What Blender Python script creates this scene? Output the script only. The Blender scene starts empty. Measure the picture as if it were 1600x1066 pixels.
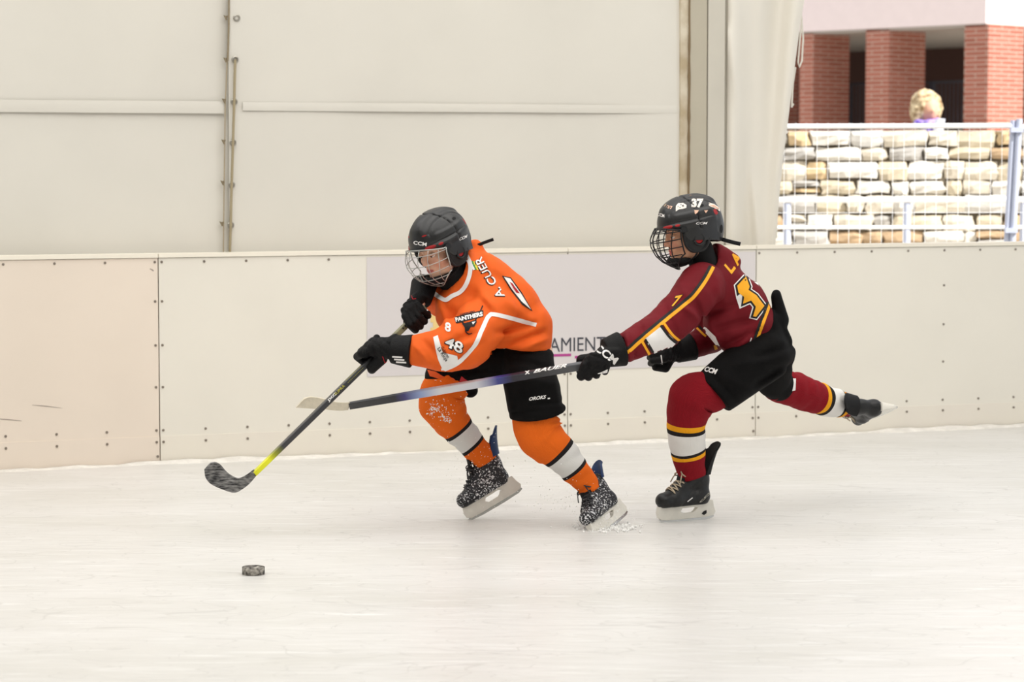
import bpy, bmesh, math, random
import numpy as np
from mathutils import Vector, Matrix
from mathutils.bvhtree import BVHTree

random.seed(7); np.random.seed(7)
scene = bpy.context.scene
COL = scene.collection

# ------------------------------------------------------------------ camera, light, exposure
FPX = 4000.0; CAM_H = 1.4; HORIZON = 246.0
PITCH = math.atan((533 - HORIZON) / FPX)
CAM = Vector((0, 0, CAM_H))
FWD = Vector((0, math.cos(PITCH), -math.sin(PITCH)))
UPV = Vector((0, math.sin(PITCH), math.cos(PITCH)))
cd = bpy.data.cameras.new('camera'); cam = bpy.data.objects.new('camera', cd); COL.objects.link(cam)
cam.location = CAM; cam.rotation_euler = (math.pi / 2 - PITCH, 0, 0)
cd.sensor_width = 36; cd.lens = 36 * FPX / 1600; cd.clip_end = 300
cd.dof.use_dof = True; cd.dof.focus_distance = 9.6; cd.dof.aperture_fstop = 4.5
scene.camera = cam

world = bpy.data.worlds.new('world'); scene.world = world; world.use_nodes = True
bg = world.node_tree.nodes['Background']
bg.inputs[0].default_value = (0.93, 0.96, 1.0, 1); bg.inputs[1].default_value = 0.97

sd = bpy.data.lights.new('sun', 'SUN'); sun = bpy.data.objects.new('sun', sd); COL.objects.link(sun)
sd.energy = 7.5; sd.angle = 0.01; sd.color = (1, .97, .93)
sun.rotation_euler = Vector((-0.62, 0.5, -0.74)).to_track_quat('-Z', 'Y').to_euler()

ld = bpy.data.lights.new('roof_light', 'AREA'); rl = bpy.data.objects.new('roof_light', ld); COL.objects.link(rl)
ld.shape = 'RECTANGLE'; ld.size = 10; ld.size_y = 9; ld.energy = 625; ld.color = (1, .99, .975)
rl.location = (-.2, 7.7, 5.7)

scene.view_settings.view_transform = 'Standard'; scene.view_settings.look = 'None'
scene.view_settings.gamma = 1; scene.view_settings.use_curve_mapping = False
scene.view_settings.exposure = 0.0

# ------------------------------------------------------------------ helpers
Y0 = 9.73; PXM = 411.0              # depth of the skaters, and pixels per metre there

def ray(u, v):
    return FWD + Vector((1, 0, 0)) * ((u - 800) / FPX) + UPV * ((533 - v) / FPX)

def at(u, v, Y):                    # the point at world depth Y seen at (u, v)
    d = ray(u, v); return CAM + d * (Y / d.y)

def P(u, v, w=0.0):                 # w: depth offset from the skaters' plane in "pixels" of 1/411 m
    return at(u, v, Y0 + w / PXM)

def V3(du, dv, dw):                 # direction given in pixels right, down, away
    return Vector((du, dw, -dv)) / PXM

def ground(u, v):
    d = ray(u, v); return CAM + d * (-CAM_H / d.z)

def px_of(p):                       # numpy (N,3) -> pixel coordinates
    q = p - np.array(CAM)
    z = q @ np.array(FWD)
    return np.stack([800 + FPX * q[:, 0] / z, 533 - FPX * (q @ np.array(UPV)) / z], 1)

def lin(h):
    h = h.lstrip('#'); c = [int(h[i:i + 2], 16) / 255 for i in (0, 2, 4)]
    return tuple(x / 12.92 if x <= .04045 else ((x + .055) / 1.055) ** 2.4 for x in c) + (1,)

def mat(name, hexc, rough=.6, spec=.3, metal=0, var=0, vscale=8, bump=0, bscale=60, col2=None, stretch=(1, 1, 1)):
    m = bpy.data.materials.new(name); m.use_nodes = True
    nt = m.node_tree; b = nt.nodes['Principled BSDF']
    b.inputs['Base Color'].default_value = lin(hexc); b.inputs['Roughness'].default_value = rough
    b.inputs['Specular IOR Level'].default_value = spec; b.inputs['Metallic'].default_value = metal
    if var or bump or col2:
        tc = nt.nodes.new('ShaderNodeTexCoord'); mp = nt.nodes.new('ShaderNodeMapping')
        mp.inputs['Scale'].default_value = stretch
        nt.links.new(tc.outputs['Object'], mp.inputs[0])
    if var or col2:
        n = nt.nodes.new('ShaderNodeTexNoise'); n.inputs['Scale'].default_value = vscale; n.inputs['Detail'].default_value = 5
        nt.links.new(mp.outputs[0], n.inputs['Vector'])
        mr = nt.nodes.new('ShaderNodeMapRange'); mr.inputs[1].default_value = .35; mr.inputs[2].default_value = .65
        nt.links.new(n.outputs[0], mr.inputs[0])
        mx = nt.nodes.new('ShaderNodeMix'); mx.data_type = 'RGBA'
        a = lin(hexc); c = lin(col2) if col2 else tuple(x * (1 - var) for x in a[:3]) + (1,)
        mx.inputs[6].default_value = a; mx.inputs[7].default_value = c
        nt.links.new(mr.outputs[0], mx.inputs[0]); nt.links.new(mx.outputs[2], b.inputs['Base Color'])
    if bump:
        n2 = nt.nodes.new('ShaderNodeTexNoise'); n2.inputs['Scale'].default_value = bscale; n2.inputs['Detail'].default_value = 4
        nt.links.new(mp.outputs[0], n2.inputs['Vector'])
        bp = nt.nodes.new('ShaderNodeBump'); bp.inputs['Strength'].default_value = bump; bp.inputs['Distance'].default_value = .01
        nt.links.new(n2.outputs[0], bp.inputs['Height']); nt.links.new(bp.outputs[0], b.inputs['Normal'])
    return m

def nodes_of(m):
    nt = m.node_tree; return nt, nt.nodes['Principled BSDF']

ORG = {}; GEO = {}

def empty(name, loc):
    o = bpy.data.objects.new(name, None); COL.objects.link(o); o.location = loc; o.empty_display_size = .1
    ORG[o.name] = Vector(loc); return o

def tag(o, label=None, cat=None, group=None, kind=None):
    if label: o['label'] = label
    if cat: o['category'] = cat
    if group: o['group'] = group
    if kind: o['kind'] = kind
    return o

def obj(name, verts, faces, mats, parent=None, smooth=False, mi=None, sharp=None, loc=None, kind=None, label=None):
    v = np.array(verts, dtype=float).reshape(-1, 3)
    if parent is not None: org = ORG[parent.name]
    elif loc is not None: org = Vector(loc)
    else:
        mn, mx = v.min(0), v.max(0); org = Vector(((mn[0] + mx[0]) / 2, (mn[1] + mx[1]) / 2, mn[2]))
    me = bpy.data.meshes.new(name)
    if isinstance(faces, np.ndarray): faces = faces.tolist()
    me.from_pydata((v - np.array(org)).tolist(), [], faces)
    if not isinstance(mats, (list, tuple)): mats = [mats]
    for m in mats: me.materials.append(m)
    if mi is not None: me.polygons.foreach_set('material_index', np.array(mi, dtype=np.int32))
    if smooth:
        me.polygons.foreach_set('use_smooth', np.ones(len(me.polygons), dtype=bool))
        if sharp: me.set_sharp_from_angle(angle=math.radians(sharp))
    me.update()
    o = bpy.data.objects.new(name, me); COL.objects.link(o)
    if parent is not None: o.parent = parent; ORG[o.name] = org
    else: o.location = org; ORG[o.name] = org
    GEO[o.name] = (v, faces)
    if kind: o['kind'] = kind
    if label: o['label'] = label
    return o

class MB:                            # collects simple shapes into one mesh
    def __init__(s): s.v = []; s.f = []; s.m = []
    def add(s, v, f, m=0):
        b = len(s.v); s.v += [tuple(x) for x in v]; s.f += [tuple(i + b for i in q) for q in f]; s.m += [m] * len(f); return s
    def hexa(s, c, m=0):             # eight corners: bottom four then top four
        return s.add(c, [(3, 2, 1, 0), (4, 5, 6, 7), (0, 1, 5, 4), (1, 2, 6, 5), (2, 3, 7, 6), (3, 0, 4, 7)], m)
    def box(s, c, sx, sy, sz, X=Vector((1, 0, 0)), Y=Vector((0, 1, 0)), Z=Vector((0, 0, 1)), m=0):
        c = Vector(c); q = []
        for k in (-1, 1):
            for i, j in ((-1, -1), (1, -1), (1, 1), (-1, 1)):
                q.append(c + X * (i * sx / 2) + Y * (j * sy / 2) + Z * (k * sz / 2))
        return s.hexa(q, m)
    def tube(s, pts, r, n=8, m=0, cap=True, flat=1.0, ref=None):
        pts = [Vector(p) for p in pts]; rs = r if isinstance(r, (list, tuple)) else [r] * len(pts)
        rings = []; up = Vector(ref) if ref is not None else None
        for i, p in enumerate(pts):
            t = (pts[min(i + 1, len(pts) - 1)] - pts[max(i - 1, 0)]).normalized()
            if up is None: up = Vector((0, 0, 1)) if abs(t.z) < .9 else Vector((1, 0, 0))
            a = (up - t * up.dot(t)).normalized(); b = t.cross(a); up = a
            rings.append([p + (a * math.cos(2 * math.pi * k / n) * flat + b * math.sin(2 * math.pi * k / n)) * rs[i] for k in range(n)])
        f = []
        for i in range(len(pts) - 1):
            for k in range(n): f.append((i * n + k, i * n + (k + 1) % n, (i + 1) * n + (k + 1) % n, (i + 1) * n + k))
        if cap: f += [tuple(reversed(range(n))), tuple(range((len(pts) - 1) * n, len(pts) * n))]
        return s.add([q for r_ in rings for q in r_], f, m)
    def build(s, name, mats, parent=None, **k):
        return obj(name, s.v, s.f, mats, parent, mi=s.m, **k)

def grid_faces(nu, nv, off=0):
    return [(off + i * nv + j, off + (i + 1) * nv + j, off + (i + 1) * nv + j + 1, off + i * nv + j + 1) for i in range(nu - 1) for j in range(nv - 1)]

def sheet(name, pts, thick, mats, parent=None, **k):     # pts[nu][nv] grid -> closed thin solid
    nu, nv = len(pts), len(pts[0])
    A = np.array([[tuple(p) for p in r] for r in pts])
    du = np.gradient(A, axis=0); dv = np.gradient(A, axis=1)
    n = np.cross(du, dv); n /= np.linalg.norm(n, axis=2, keepdims=True) + 1e-12
    B = A + n * thick
    v = np.concatenate([A.reshape(-1, 3), B.reshape(-1, 3)]); N = nu * nv
    f = [tuple(reversed(q)) for q in grid_faces(nu, nv)] + grid_faces(nu, nv, N)
    rim = [i * nv for i in range(nu)] + [(nu - 1) * nv + j for j in range(1, nv)] + [i * nv + nv - 1 for i in range(nu - 2, -1, -1)] + [j for j in range(nv - 2, 0, -1)]
    for a, b in zip(rim, rim[1:] + rim[:1]): f.append((a, b, b + N, a + N))
    return obj(name, v, f, mats, parent, smooth=True, sharp=50, **k)

def outline_mesh(loops, depth, bevel=0):                 # 2-D outline with holes -> extruded local mesh (x, z plane)
    cu = bpy.data.curves.new('t', 'CURVE'); cu.dimensions = '2D'; cu.fill_mode = 'BOTH'; cu.extrude = depth / 2; cu.bevel_depth = bevel; cu.bevel_resolution = 1
    for lp in loops:
        sp = cu.splines.new('POLY'); sp.points.add(len(lp) - 1); sp.use_cyclic_u = True
        for q, p in zip(sp.points, lp): q.co = (p[0], p[1], 0, 1)
    return curve_to_np(cu)

def curve_to_np(cu):
    o = bpy.data.objects.new('t', cu); COL.objects.link(o)
    dg = bpy.context.evaluated_depsgraph_get(); dg.update()
    me = bpy.data.meshes.new_from_object(o.evaluated_get(dg))
    v = np.array([tuple(x.co) for x in me.vertices]); f = [tuple(p.vertices) for p in me.polygons]
    bpy.data.objects.remove(o); bpy.data.curves.remove(cu); bpy.data.meshes.remove(me)
    return v, f

def text_np(body, offset=0.0, shear=0.0, extrude=0.0, spacing=1.0):   # text normalised to the unit square
    cu = bpy.data.curves.new('t', 'FONT'); cu.body = body; cu.offset = offset; cu.shear = shear; cu.extrude = extrude
    cu.space_character = spacing; cu.resolution_u = 3
    v, f = curve_to_np(cu)
    mn, mx = v.min(0), v.max(0); s = mx - mn; s[2] = 1
    return (v - mn) / s, f

# ---- signed-distance modelling: garments, bodies, gloves and boots are each one skin
def A3(p): return np.array(tuple(p), dtype=float)

def cone(p, a, b, ra, rb, n=None, s=1.0):
    a, b = A3(a), A3(b); ba = b - a
    t = np.clip(((p - a) @ ba) / max(ba @ ba, 1e-12), 0, 1)
    off = p - a - t[:, None] * ba
    if n is not None:
        n = A3(n); n = n / np.linalg.norm(n); c = off @ n; off = off + n * (c * (1 / s - 1))[:, None]
    return np.linalg.norm(off, axis=1) - (ra + (rb - ra) * t)

def chain(p, pts, n=None, s=1.0):    # pts: [(Vector, radius)...]
    d = None
    for (a, ra), (b, rb) in zip(pts, pts[1:]):
        e = cone(p, a, b, ra, rb, n, s); d = e if d is None else np.minimum(d, e)
    return d

def ell(p, c, r):
    q = (p - A3(c)) / A3(r); k = np.linalg.norm(q, axis=1); return (k - 1) * min(r)

def smin(a, b, k):
    h = np.clip(.5 + .5 * (b - a) / k, 0, 1); return b + (a - b) * h - k * h * (1 - h)

def smax(a, b, k): return -smin(-a, -b, k)

def plane(p, a, n):
    n = A3(n); n = n / np.linalg.norm(n); return (p - A3(a)) @ n

def wrinkle(p, freq, seed, warp=1.2):
    rs = np.random.RandomState(seed); o = 0
    for i in range(5):
        k = rs.normal(size=3); k /= np.linalg.norm(k); k2 = rs.normal(size=3)
        o = o + np.sin((p @ k) * freq * (0.7 + .25 * i) + rs.rand() * 6 + warp * np.sin((p @ k2) * freq * .6 + rs.rand() * 6))
    return o / 5

def folds(p, lst):                   # creases drawn as (u0,v0,u1,v1,width,height) in pixels
    q = px_of(p); o = np.zeros(len(p))
    for (a, b, c, d, w, h) in lst:
        A = np.array([a, b]); B = np.array([c, d]) - A
        t = np.clip(((q - A) @ B) / (B @ B), 0, 1)
        e = np.linalg.norm(q - A - t[:, None] * B, axis=1)
        o += 3.2 * h / PXM * np.exp(-(e / w) ** 2) * (1 - .5 * np.abs(2 * t - 1) ** 4)
    return o

def nets(fn, lo, hi, res, axes=None):
    ax = axes or [np.arange(lo[i], hi[i] + res, res) for i in range(3)]
    nx, ny, nz = map(len, ax)
    G = np.stack(np.meshgrid(*ax, indexing='ij'), -1)
    F = np.empty(nx * ny * nz); Q = G.reshape(-1, 3)
    for i in range(0, len(Q), 400000): F[i:i + 400000] = fn(Q[i:i + 400000])
    F = F.reshape(nx, ny, nz); S = F < 0
    acc = np.zeros((nx - 1, ny - 1, nz - 1, 3)); cnt = np.zeros((nx - 1, ny - 1, nz - 1))
    X = []
    for d in range(3):
        s0 = [slice(None)] * 3; s1 = [slice(None)] * 3; s0[d] = slice(0, -1); s1[d] = slice(1, None); s0, s1 = tuple(s0), tuple(s1)
        c = S[s0] != S[s1]; f0, f1 = F[s0], F[s1]
        t = np.where(c, f0 / np.where(f0 - f1 == 0, 1, f0 - f1), 0)
        pos = (G[s0] + (G[s1] - G[s0]) * t[..., None]) * c[..., None]
        o = [i for i in range(3) if i != d]
        for a in (0, 1):
            for b in (0, 1):
                sl = [slice(None)] * 3
                sl[o[0]] = slice(a, a + (nx, ny, nz)[o[0]] - 1); sl[o[1]] = slice(b, b + (nx, ny, nz)[o[1]] - 1)
                acc += pos[tuple(sl)]; cnt += c[tuple(sl)]
        X.append((c, S[s0]))
    m = cnt > 0; idx = -np.ones(m.shape, dtype=int); idx[m] = np.arange(m.sum())
    V = acc[m] / cnt[m][:, None]
    faces = []
    for d in range(3):
        c, ins = X[d]; e = np.argwhere(c); ok = np.ones(len(e), bool); o = [(d + 1) % 3, (d + 2) % 3]
        for k in o: ok &= (e[:, k] > 0) & (e[:, k] < (nx, ny, nz)[k] - 1)
        e = e[ok]
        if not len(e): continue
        fl = ins[tuple(e.T)]; cells = []
        for (a, b) in ((-1, -1), (0, -1), (0, 0), (-1, 0)):
            q = e.copy(); q[:, o[0]] += a; q[:, o[1]] += b; cells.append(idx[tuple(q.T)])
        q = np.stack(cells, 1); q[~fl] = q[~fl][:, ::-1]; faces.append(q)
    return V, np.concatenate(faces)

def relax(V, F, it=1, k=.5):
    for _ in range(it):
        s = np.zeros_like(V); c = np.zeros(len(V))
        for a, b in ((0, 1), (1, 2), (2, 3), (3, 0)):
            np.add.at(s, F[:, a], V[F[:, b]]); np.add.at(c, F[:, a], 1)
            np.add.at(s, F[:, b], V[F[:, a]]); np.add.at(c, F[:, b], 1)
        V = V + (s / np.maximum(c, 1)[:, None] - V) * k
    return V

def skin(name, fn, lo, hi, res, mats, parent, it=1, axes=None, **k):
    V, F = nets(fn, lo, hi, res, axes)
    V = relax(V, F, it)
    return obj(name, V, F, mats, parent, smooth=True, **k)

def bbox(pts, pad):
    a = np.array([tuple(p) for p in pts]); return a.min(0) - pad, a.max(0) + pad

def catmull(P4, n):
    P4 = [np.array(p, float) for p in P4]; out = []
    Q = [2 * P4[0] - P4[1]] + P4 + [2 * P4[-1] - P4[-2]]
    for i in range(1, len(Q) - 2):
        for k in range(n):
            t = k / n; a, b, c, d = Q[i - 1:i + 3]
            out.append(.5 * (2 * b + (c - a) * t + (2 * a - 5 * b + 4 * c - d) * t * t + (3 * b - a - 3 * c + d) * t ** 3))
    out.append(Q[-2]); return np.array(out)

# ---- print on cloth and shells: flat shapes laid onto a surface, following it
def bvh_of(*os):
    V = []; F = []
    for o in os:
        v, f = GEO[o.name]; b = len(V); V += [Vector(x) for x in v]; F += [tuple(i + b for i in q) for q in f]
    return BVHTree.FromPolygons(V, F)

def refine(v2, f, maxlen):
    bm = bmesh.new(); vs = [bm.verts.new((x[0], x[1], 0)) for x in v2]
    for q in f:
        try: bm.faces.new([vs[i] for i in q])
        except ValueError: pass
    bmesh.ops.triangulate(bm, faces=bm.faces[:])
    for _ in range(6):
        es = [e for e in bm.edges if e.calc_length() > maxlen]
        if not es: break
        bmesh.ops.subdivide_edges(bm, edges=es, cuts=1); bmesh.ops.triangulate(bm, faces=bm.faces[:])
    bm.verts.index_update()
    V = [(x.co.x, x.co.y) for x in bm.verts]; F = [tuple(x.index for x in q.verts) for q in bm.faces]; bm.free()
    return V, F

def lay(name, v2, f, tree, m, parent, off=.0015, maxlen=5, one=False):
    V, F = refine(v2, f, maxlen)
    W = []
    for (u, v) in V:
        d = ray(u, v).normalized(); h = tree.ray_cast(CAM, d)
        W.append(None if h[0] is None else h[0] + (h[1] if h[1].dot(d) < 0 else -h[1]) * off)
    keep = []
    for q in F:
        if any(W[i] is None for i in q): continue
        a, b, c = (W[i] for i in q)
        if max((a - b).length, (b - c).length, (a - c).length) > .06: continue
        n = (b - a).cross(c - a)
        keep.append(q if n.dot(CAM - a) > 0 else tuple(reversed(q)))
    if not keep: print('EMPTY DECAL', name, V[:1]); return None
    if one:                            # a single patch: drop slivers that landed elsewhere
        par = {}
        def root(i):
            while par.setdefault(i, i) != i: i = par[i]
            return i
        for q in keep:
            for i in q[1:]: par[root(i)] = root(q[0])
        cnt = {}
        for q in keep: cnt[root(q[0])] = cnt.get(root(q[0]), 0) + 1
        best = max(cnt, key=cnt.get); keep = [q for q in keep if root(q[0]) == best]
    used = sorted({i for q in keep for i in q}); mp = {i: k for k, i in enumerate(used)}
    return obj(name, [W[i] for i in used], [tuple(mp[i] for i in q) for q in keep], m, parent, smooth=True)

def lay_text(name, body, o, X, Yv, tree, m, parent, off=.0015, bold=0.0, shear=0.0, maxlen=4, spacing=1.0):
    v, f = text_np(body, bold, shear, spacing=spacing)
    v2 = [(o[0] + x * X[0] + y * Yv[0], o[1] + x * X[1] + y * Yv[1]) for x, y, _ in v]
    return lay(name, v2, f, tree, m, parent, off, maxlen)

def lay_poly(name, pts, tree, m, parent, off=.0015, maxlen=5):
    return lay(name, pts, [tuple(range(len(pts)))], tree, m, parent, off, maxlen, True)

def lay_strip(name, pts, width, tree, m, parent, off=.0015, maxlen=5, curve=True):
    p = catmull(pts, 6) if curve and len(pts) > 2 else np.array(pts, float)
    t = np.gradient(p, axis=0); t /= np.linalg.norm(t, axis=1, keepdims=True); n = np.stack([-t[:, 1], t[:, 0]], 1)
    ws = np.interp(np.linspace(0, 1, len(p)), np.linspace(0, 1, len(width)), width)[:, None] if isinstance(width, (list, tuple)) else width
    a = p + n * ws / 2; b = p - n * ws / 2; N = len(p)
    return lay(name, list(map(tuple, a)) + list(map(tuple, b)), [(i, i + 1, N + i + 1, N + i) for i in range(N - 1)], tree, m, parent, off, maxlen, True)

# ------------------------------------------------------------------ the setting
G0 = ground(0, 735); G1 = ground(1600, 665)
WD = (G1 - G0).normalized(); WN = Vector((WD.y, -WD.x, 0)); Z = Vector((0, 0, 1))
if WN.dot(CAM - G0) < 0: WN = -WN

def wall(u, v, off=0.0):            # off: metres in front (+) or behind (-) the face of the boards
    d = ray(u, v); return CAM + d * ((G0 + WN * off - CAM).dot(WN) / d.dot(WN))

def S(u, v=500, off=0.0): return (wall(u, v, off) - G0).dot(WD)

def WP(s, z, off=0.0): return G0 + WD * s + Z * z + WN * off

def zof(u, v, off=0.0): return wall(u, v, off).z

# ice
m_ice = mat('ice', '#f1f0ee', rough=.32, spec=.35)
nt, b = nodes_of(m_ice)
tc = nt.nodes.new('ShaderNodeTexCoord')
def ice_noise(rot, sc, stretch, detail, lo, hi):
    mp = nt.nodes.new('ShaderNodeMapping'); mp.inputs['Rotation'].default_value = (0, 0, rot); mp.inputs['Scale'].default_value = stretch
    n = nt.nodes.new('ShaderNodeTexNoise'); n.inputs['Scale'].default_value = sc; n.inputs['Detail'].default_value = detail; n.inputs['Distortion'].default_value = .6
    r = nt.nodes.new('ShaderNodeMapRange'); r.inputs[1].default_value = lo; r.inputs[2].default_value = hi
    nt.links.new(tc.outputs['Object'], mp.inputs[0]); nt.links.new(mp.outputs[0], n.inputs['Vector']); nt.links.new(n.outputs[0], r.inputs[0]); return r.outputs[0]
def mixc(fac, a, c2):
    mx = nt.nodes.new('ShaderNodeMix'); mx.data_type = 'RGBA'; nt.links.new(fac, mx.inputs[0])
    if isinstance(a, tuple): mx.inputs[6].default_value = a
    else: nt.links.new(a, mx.inputs[6])
    mx.inputs[7].default_value = c2; return mx.outputs[2]
c = mixc(ice_noise(0, .8, (1, 2.4, 1), 6, .42, .68), lin('#d6d4d1'), lin('#cccac5'))
c = mixc(ice_noise(.5, 2.2, (1, 14, 1), 5, .62, .74), c, lin('#c8c6c2'))
c = mixc(ice_noise(-.45, 2.0, (1, 16, 1), 5, .62, .74), c, lin('#c8c6c2'))
c = mixc(ice_noise(.12, 2.6, (1, 24, 1), 5, .61, .74), c, lin('#c6c4c0'))
c = mixc(ice_noise(-.1, 3.4, (1, 8, 1), 6, .55, .75), c, lin('#e2e1df'))
def scratch(rot, sc, stretch, wid):
    mp = nt.nodes.new('ShaderNodeMapping'); mp.inputs['Rotation'].default_value = (0, 0, rot); mp.inputs['Scale'].default_value = stretch
    n = nt.nodes.new('ShaderNodeTexNoise'); n.inputs['Scale'].default_value = sc; n.inputs['Detail'].default_value = 1; n.inputs['Distortion'].default_value = .4
    a = nt.nodes.new('ShaderNodeMath'); a.operation = 'SUBTRACT'; a.inputs[1].default_value = .5; e = nt.nodes.new('ShaderNodeMath'); e.operation = 'ABSOLUTE'
    r = nt.nodes.new('ShaderNodeMapRange'); r.inputs[1].default_value = 0; r.inputs[2].default_value = wid; r.inputs[3].default_value = .5; r.inputs[4].default_value = 0
    nt.links.new(tc.outputs['Object'], mp.inputs[0]); nt.links.new(mp.outputs[0], n.inputs['Vector']); nt.links.new(n.outputs[0], a.inputs[0]); nt.links.new(a.outputs[0], e.inputs[0]); nt.links.new(e.outputs[0], r.inputs[0]); return r.outputs[0]
for k_ in ((.2, 1.5, (1, 2.6, 1), .004), (1.1, 1.8, (1, 3, 1), .004), (-.7, 1.3, (1, 4, 1), .004), (2.0, 2.0, (1, 2.5, 1), .004), (.5, 2.4, (1, 4, 1), .004)): c = mixc(scratch(*k_), c, lin('#b4b2ae'))
nt.links.new(c, b.inputs['Base Color'])
bp = nt.nodes.new('ShaderNodeBump'); bp.inputs['Strength'].default_value = .25; bp.inputs['Distance'].default_value = .006
nt.links.new(ice_noise(.3, 9, (1, 6, 1), 8, .3, .7), bp.inputs['Height']); nt.links.new(bp.outputs[0], b.inputs['Normal'])
mb = MB()
a0, a1 = WP(-9, 0, 0), WP(8, 0, 0)
mb.add([(-14, -6, 0), (14, -6, 0), (a1.x + 3, a1.y, 0), (a1.x, a1.y, 0), (a0.x, a0.y, 0), (-14, a0.y, 0)], [(0, 1, 2, 3, 4, 5)])
tag(mb.build('floor', m_ice, loc=(0, 0, 0)), kind='structure')

# scraped snow along the foot of the boards
m_snow = mat('snow', '#ebe7e0', rough=.9, spec=.1, col2='#d8d4cd', vscale=14, bump=.6, bscale=70)
pts = []
for i in range(140):
    s = -1.2 + i * .062
    h = .006 + .010 * random.random() + .006 * math.sin(i * .21); w = .035 + .02 * math.sin(i * .33 + 1) + .03 * random.random()
    pts.append([WP(s, .0005, .012), WP(s, h, .013), WP(s, h * .8, .02 + w * .3), WP(s, h * .35, .02 + w * .7), WP(s, -.002, .02 + w)])
v = [p for r in pts for p in r]
snow = obj('snow_ridge', v, [tuple(reversed(f)) for f in grid_faces(140, 5)], m_snow, smooth=True)
tag(snow, 'low ridge of scraped snow along the foot of the cream boards', 'snow', kind='stuff')

# boards
m_board = mat('board_cream', '#ece7db', rough=.42, spec=.35, var=.03, vscale=2.5)
m_board2 = mat('board_pink', '#ecdfd0', rough=.42, spec=.35, var=.035, vscale=2.0)
m_kick = mat('kick_plate', '#ece6d8', rough=.5, spec=.3, col2='#e9e2d6', vscale=3)
m_cap = mat('board_cap', '#ece5d6', rough=.4)
m_screw = mat('screw', '#8f857a', rough=.4, metal=.6)
BT = zof(800, 389)
boards = tag(empty('rink_boards', WP(2.6, 0)), 'cream plastic rink boards with screwed panels behind both skaters', 'boards')
seams = [S(-560), S(248), S(887), S(1181), S(1790), S(2250)]
kz = zof(0, 692); gap = .0025
for i in range(5):
    s0, s1 = seams[i] + gap, seams[i + 1] - gap
    for nm, z0, z1, o, m in (('board_panel', kz - .001, BT - .02, 0, (m_board2 if i == 0 else m_board)), ('kick_plate', 0.0, kz, .0035, (m_board2 if i == 0 else m_kick))):
        mb = MB(); mb.hexa([WP(s0, z0, o), WP(s1, z0, o), WP(s1, z0, -.05), WP(s0, z0, -.05), WP(s0, z1, o), WP(s1, z1, o), WP(s1, z1, -.05), WP(s0, z1, -.05)])
        mb.build(nm, m, boards)
    mb = MB(); z0, z1 = BT - .018, BT
    mb.hexa([WP(s0 - .001, z0, .006), WP(s1 + .001, z0, .006), WP(s1 + .001, z0, -.09), WP(s0 - .001, z0, -.09), WP(s0 - .001, z1, .004), WP(s1 + .001, z1, .004), WP(s1 + .001, z1, -.09), WP(s0 - .001, z1, -.09)])
    mb.build('cap_rail', m_cap, boards)
mb = MB(); mb.hexa([WP(seams[0], 0, -.055), WP(seams[5], 0, -.055), WP(seams[5], 0, -.09), WP(seams[0], 0, -.09), WP(seams[0], BT - .02, -.055), WP(seams[5], BT - .02, -.055), WP(seams[5], BT - .02, -.09), WP(seams[0], BT - .02, -.09)])
mb.build('backing', m_kick, boards)
scr = None
def screw(s, z, o=0):
    global scr
    p = WP(s, z, o)
    if scr is None:
        m = MB(); m.tube([WN * -.002, WN * .0025], .0062, 8); org = ORG[boards.name]; ORG['tmp'] = Vector((0, 0, 0))
        scr = m.build('screw', m_screw, boards); me = scr.data
        me.transform(Matrix.Translation(org)); scr.location = p - org
    else:
        c_ = scr.copy(); c_.location = p - ORG[boards.name]; COL.objects.link(c_)
bay = (seams[2] - seams[1]) / 10
ns = [(seams[1] - .22 * 3 - .06, seams[1], 3), (seams[1], seams[2], 10), (seams[2], seams[3], 5), (seams[3], seams[3] + bay * 9.6, 9)]
for (a, e, n) in ns:
    xs = [a + .016 + (e - a - .032) * k / n for k in range(n + 1)]
    for s in xs:
        screw(s, BT - .038); screw(s, kz + .028); screw(s, kz - .026, .004)
    cols = [xs[0], xs[-1]] if a > 0 and n != 3 and e < seams[3] + .1 else [xs[-1]] if n == 3 else [xs[0], xs[5]]
    for s in cols:
        for t in (.27, .5, .74): screw(s, kz + (BT - kz) * t)
for s in seams[1:4]: screw(s - .012, .032, .004)
# scuffs on the left panel
m_scuff = mat('scuff', '#a79a90', rough=.7)
tb = bvh_of(*[bpy.data.objects[n] for n in GEO if n.startswith('board_panel')])
for q, w in (([(50, 633), (72, 635), (98, 638)], [.4, 1.6, .3]), ([(0, 655), (14, 656), (34, 658)], [1.2, 1.8, .4]), ([(234, 420), (238, 422), (240, 424)], [1, 2.5, 1])):
    lay_strip('scuff', q, w, tb, m_scuff, boards, off=.0008)

# sponsor sign on the boards
m_sign = mat('sign_white', '#dcd6d5', rough=.35, spec=.4, var=.015, vscale=3)
z0, z1 = zof(573, 589), BT - .03
s0, s1 = S(573), seams[3] - .006
mb = MB(); mb.hexa([WP(s0, z0, .003), WP(s1, z0, .003), WP(s1, z0, .0005), WP(s0, z0, .0005), WP(s0, z1, .003), WP(s1, z1, .003), WP(s1, z1, .0005), WP(s0, z1, .0005)])
sign = mb.build('sponsor_sign', m_sign, boards, label='pale lilac sponsor sign with grey lettering')
m_let = mat('sign_letters', '#4a4a52', rough=.5); m_mag = mat('sign_magenta', '#b5478f', rough=.5); m_yel = mat('sign_yellow', '#eecf8c', rough=.5)
def wtext(name, body, u0, u1, vt, vb, m, bold=0):
    v, f = text_np(body, bold); a, e = S(u0), S(u1); zt, zb = zof((u0 + u1) / 2, vt), zof((u0 + u1) / 2, vb)
    q = [WP(a + x * (e - a), zb + y * (zt - zb), .0042) for x, y, _ in v]
    obj(name, q, [tuple(t) for t in f], m, sign)
wtext('lettering', 'AYUNTAMIENTO', 774, 965, 528, 550, m_let)
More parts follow.
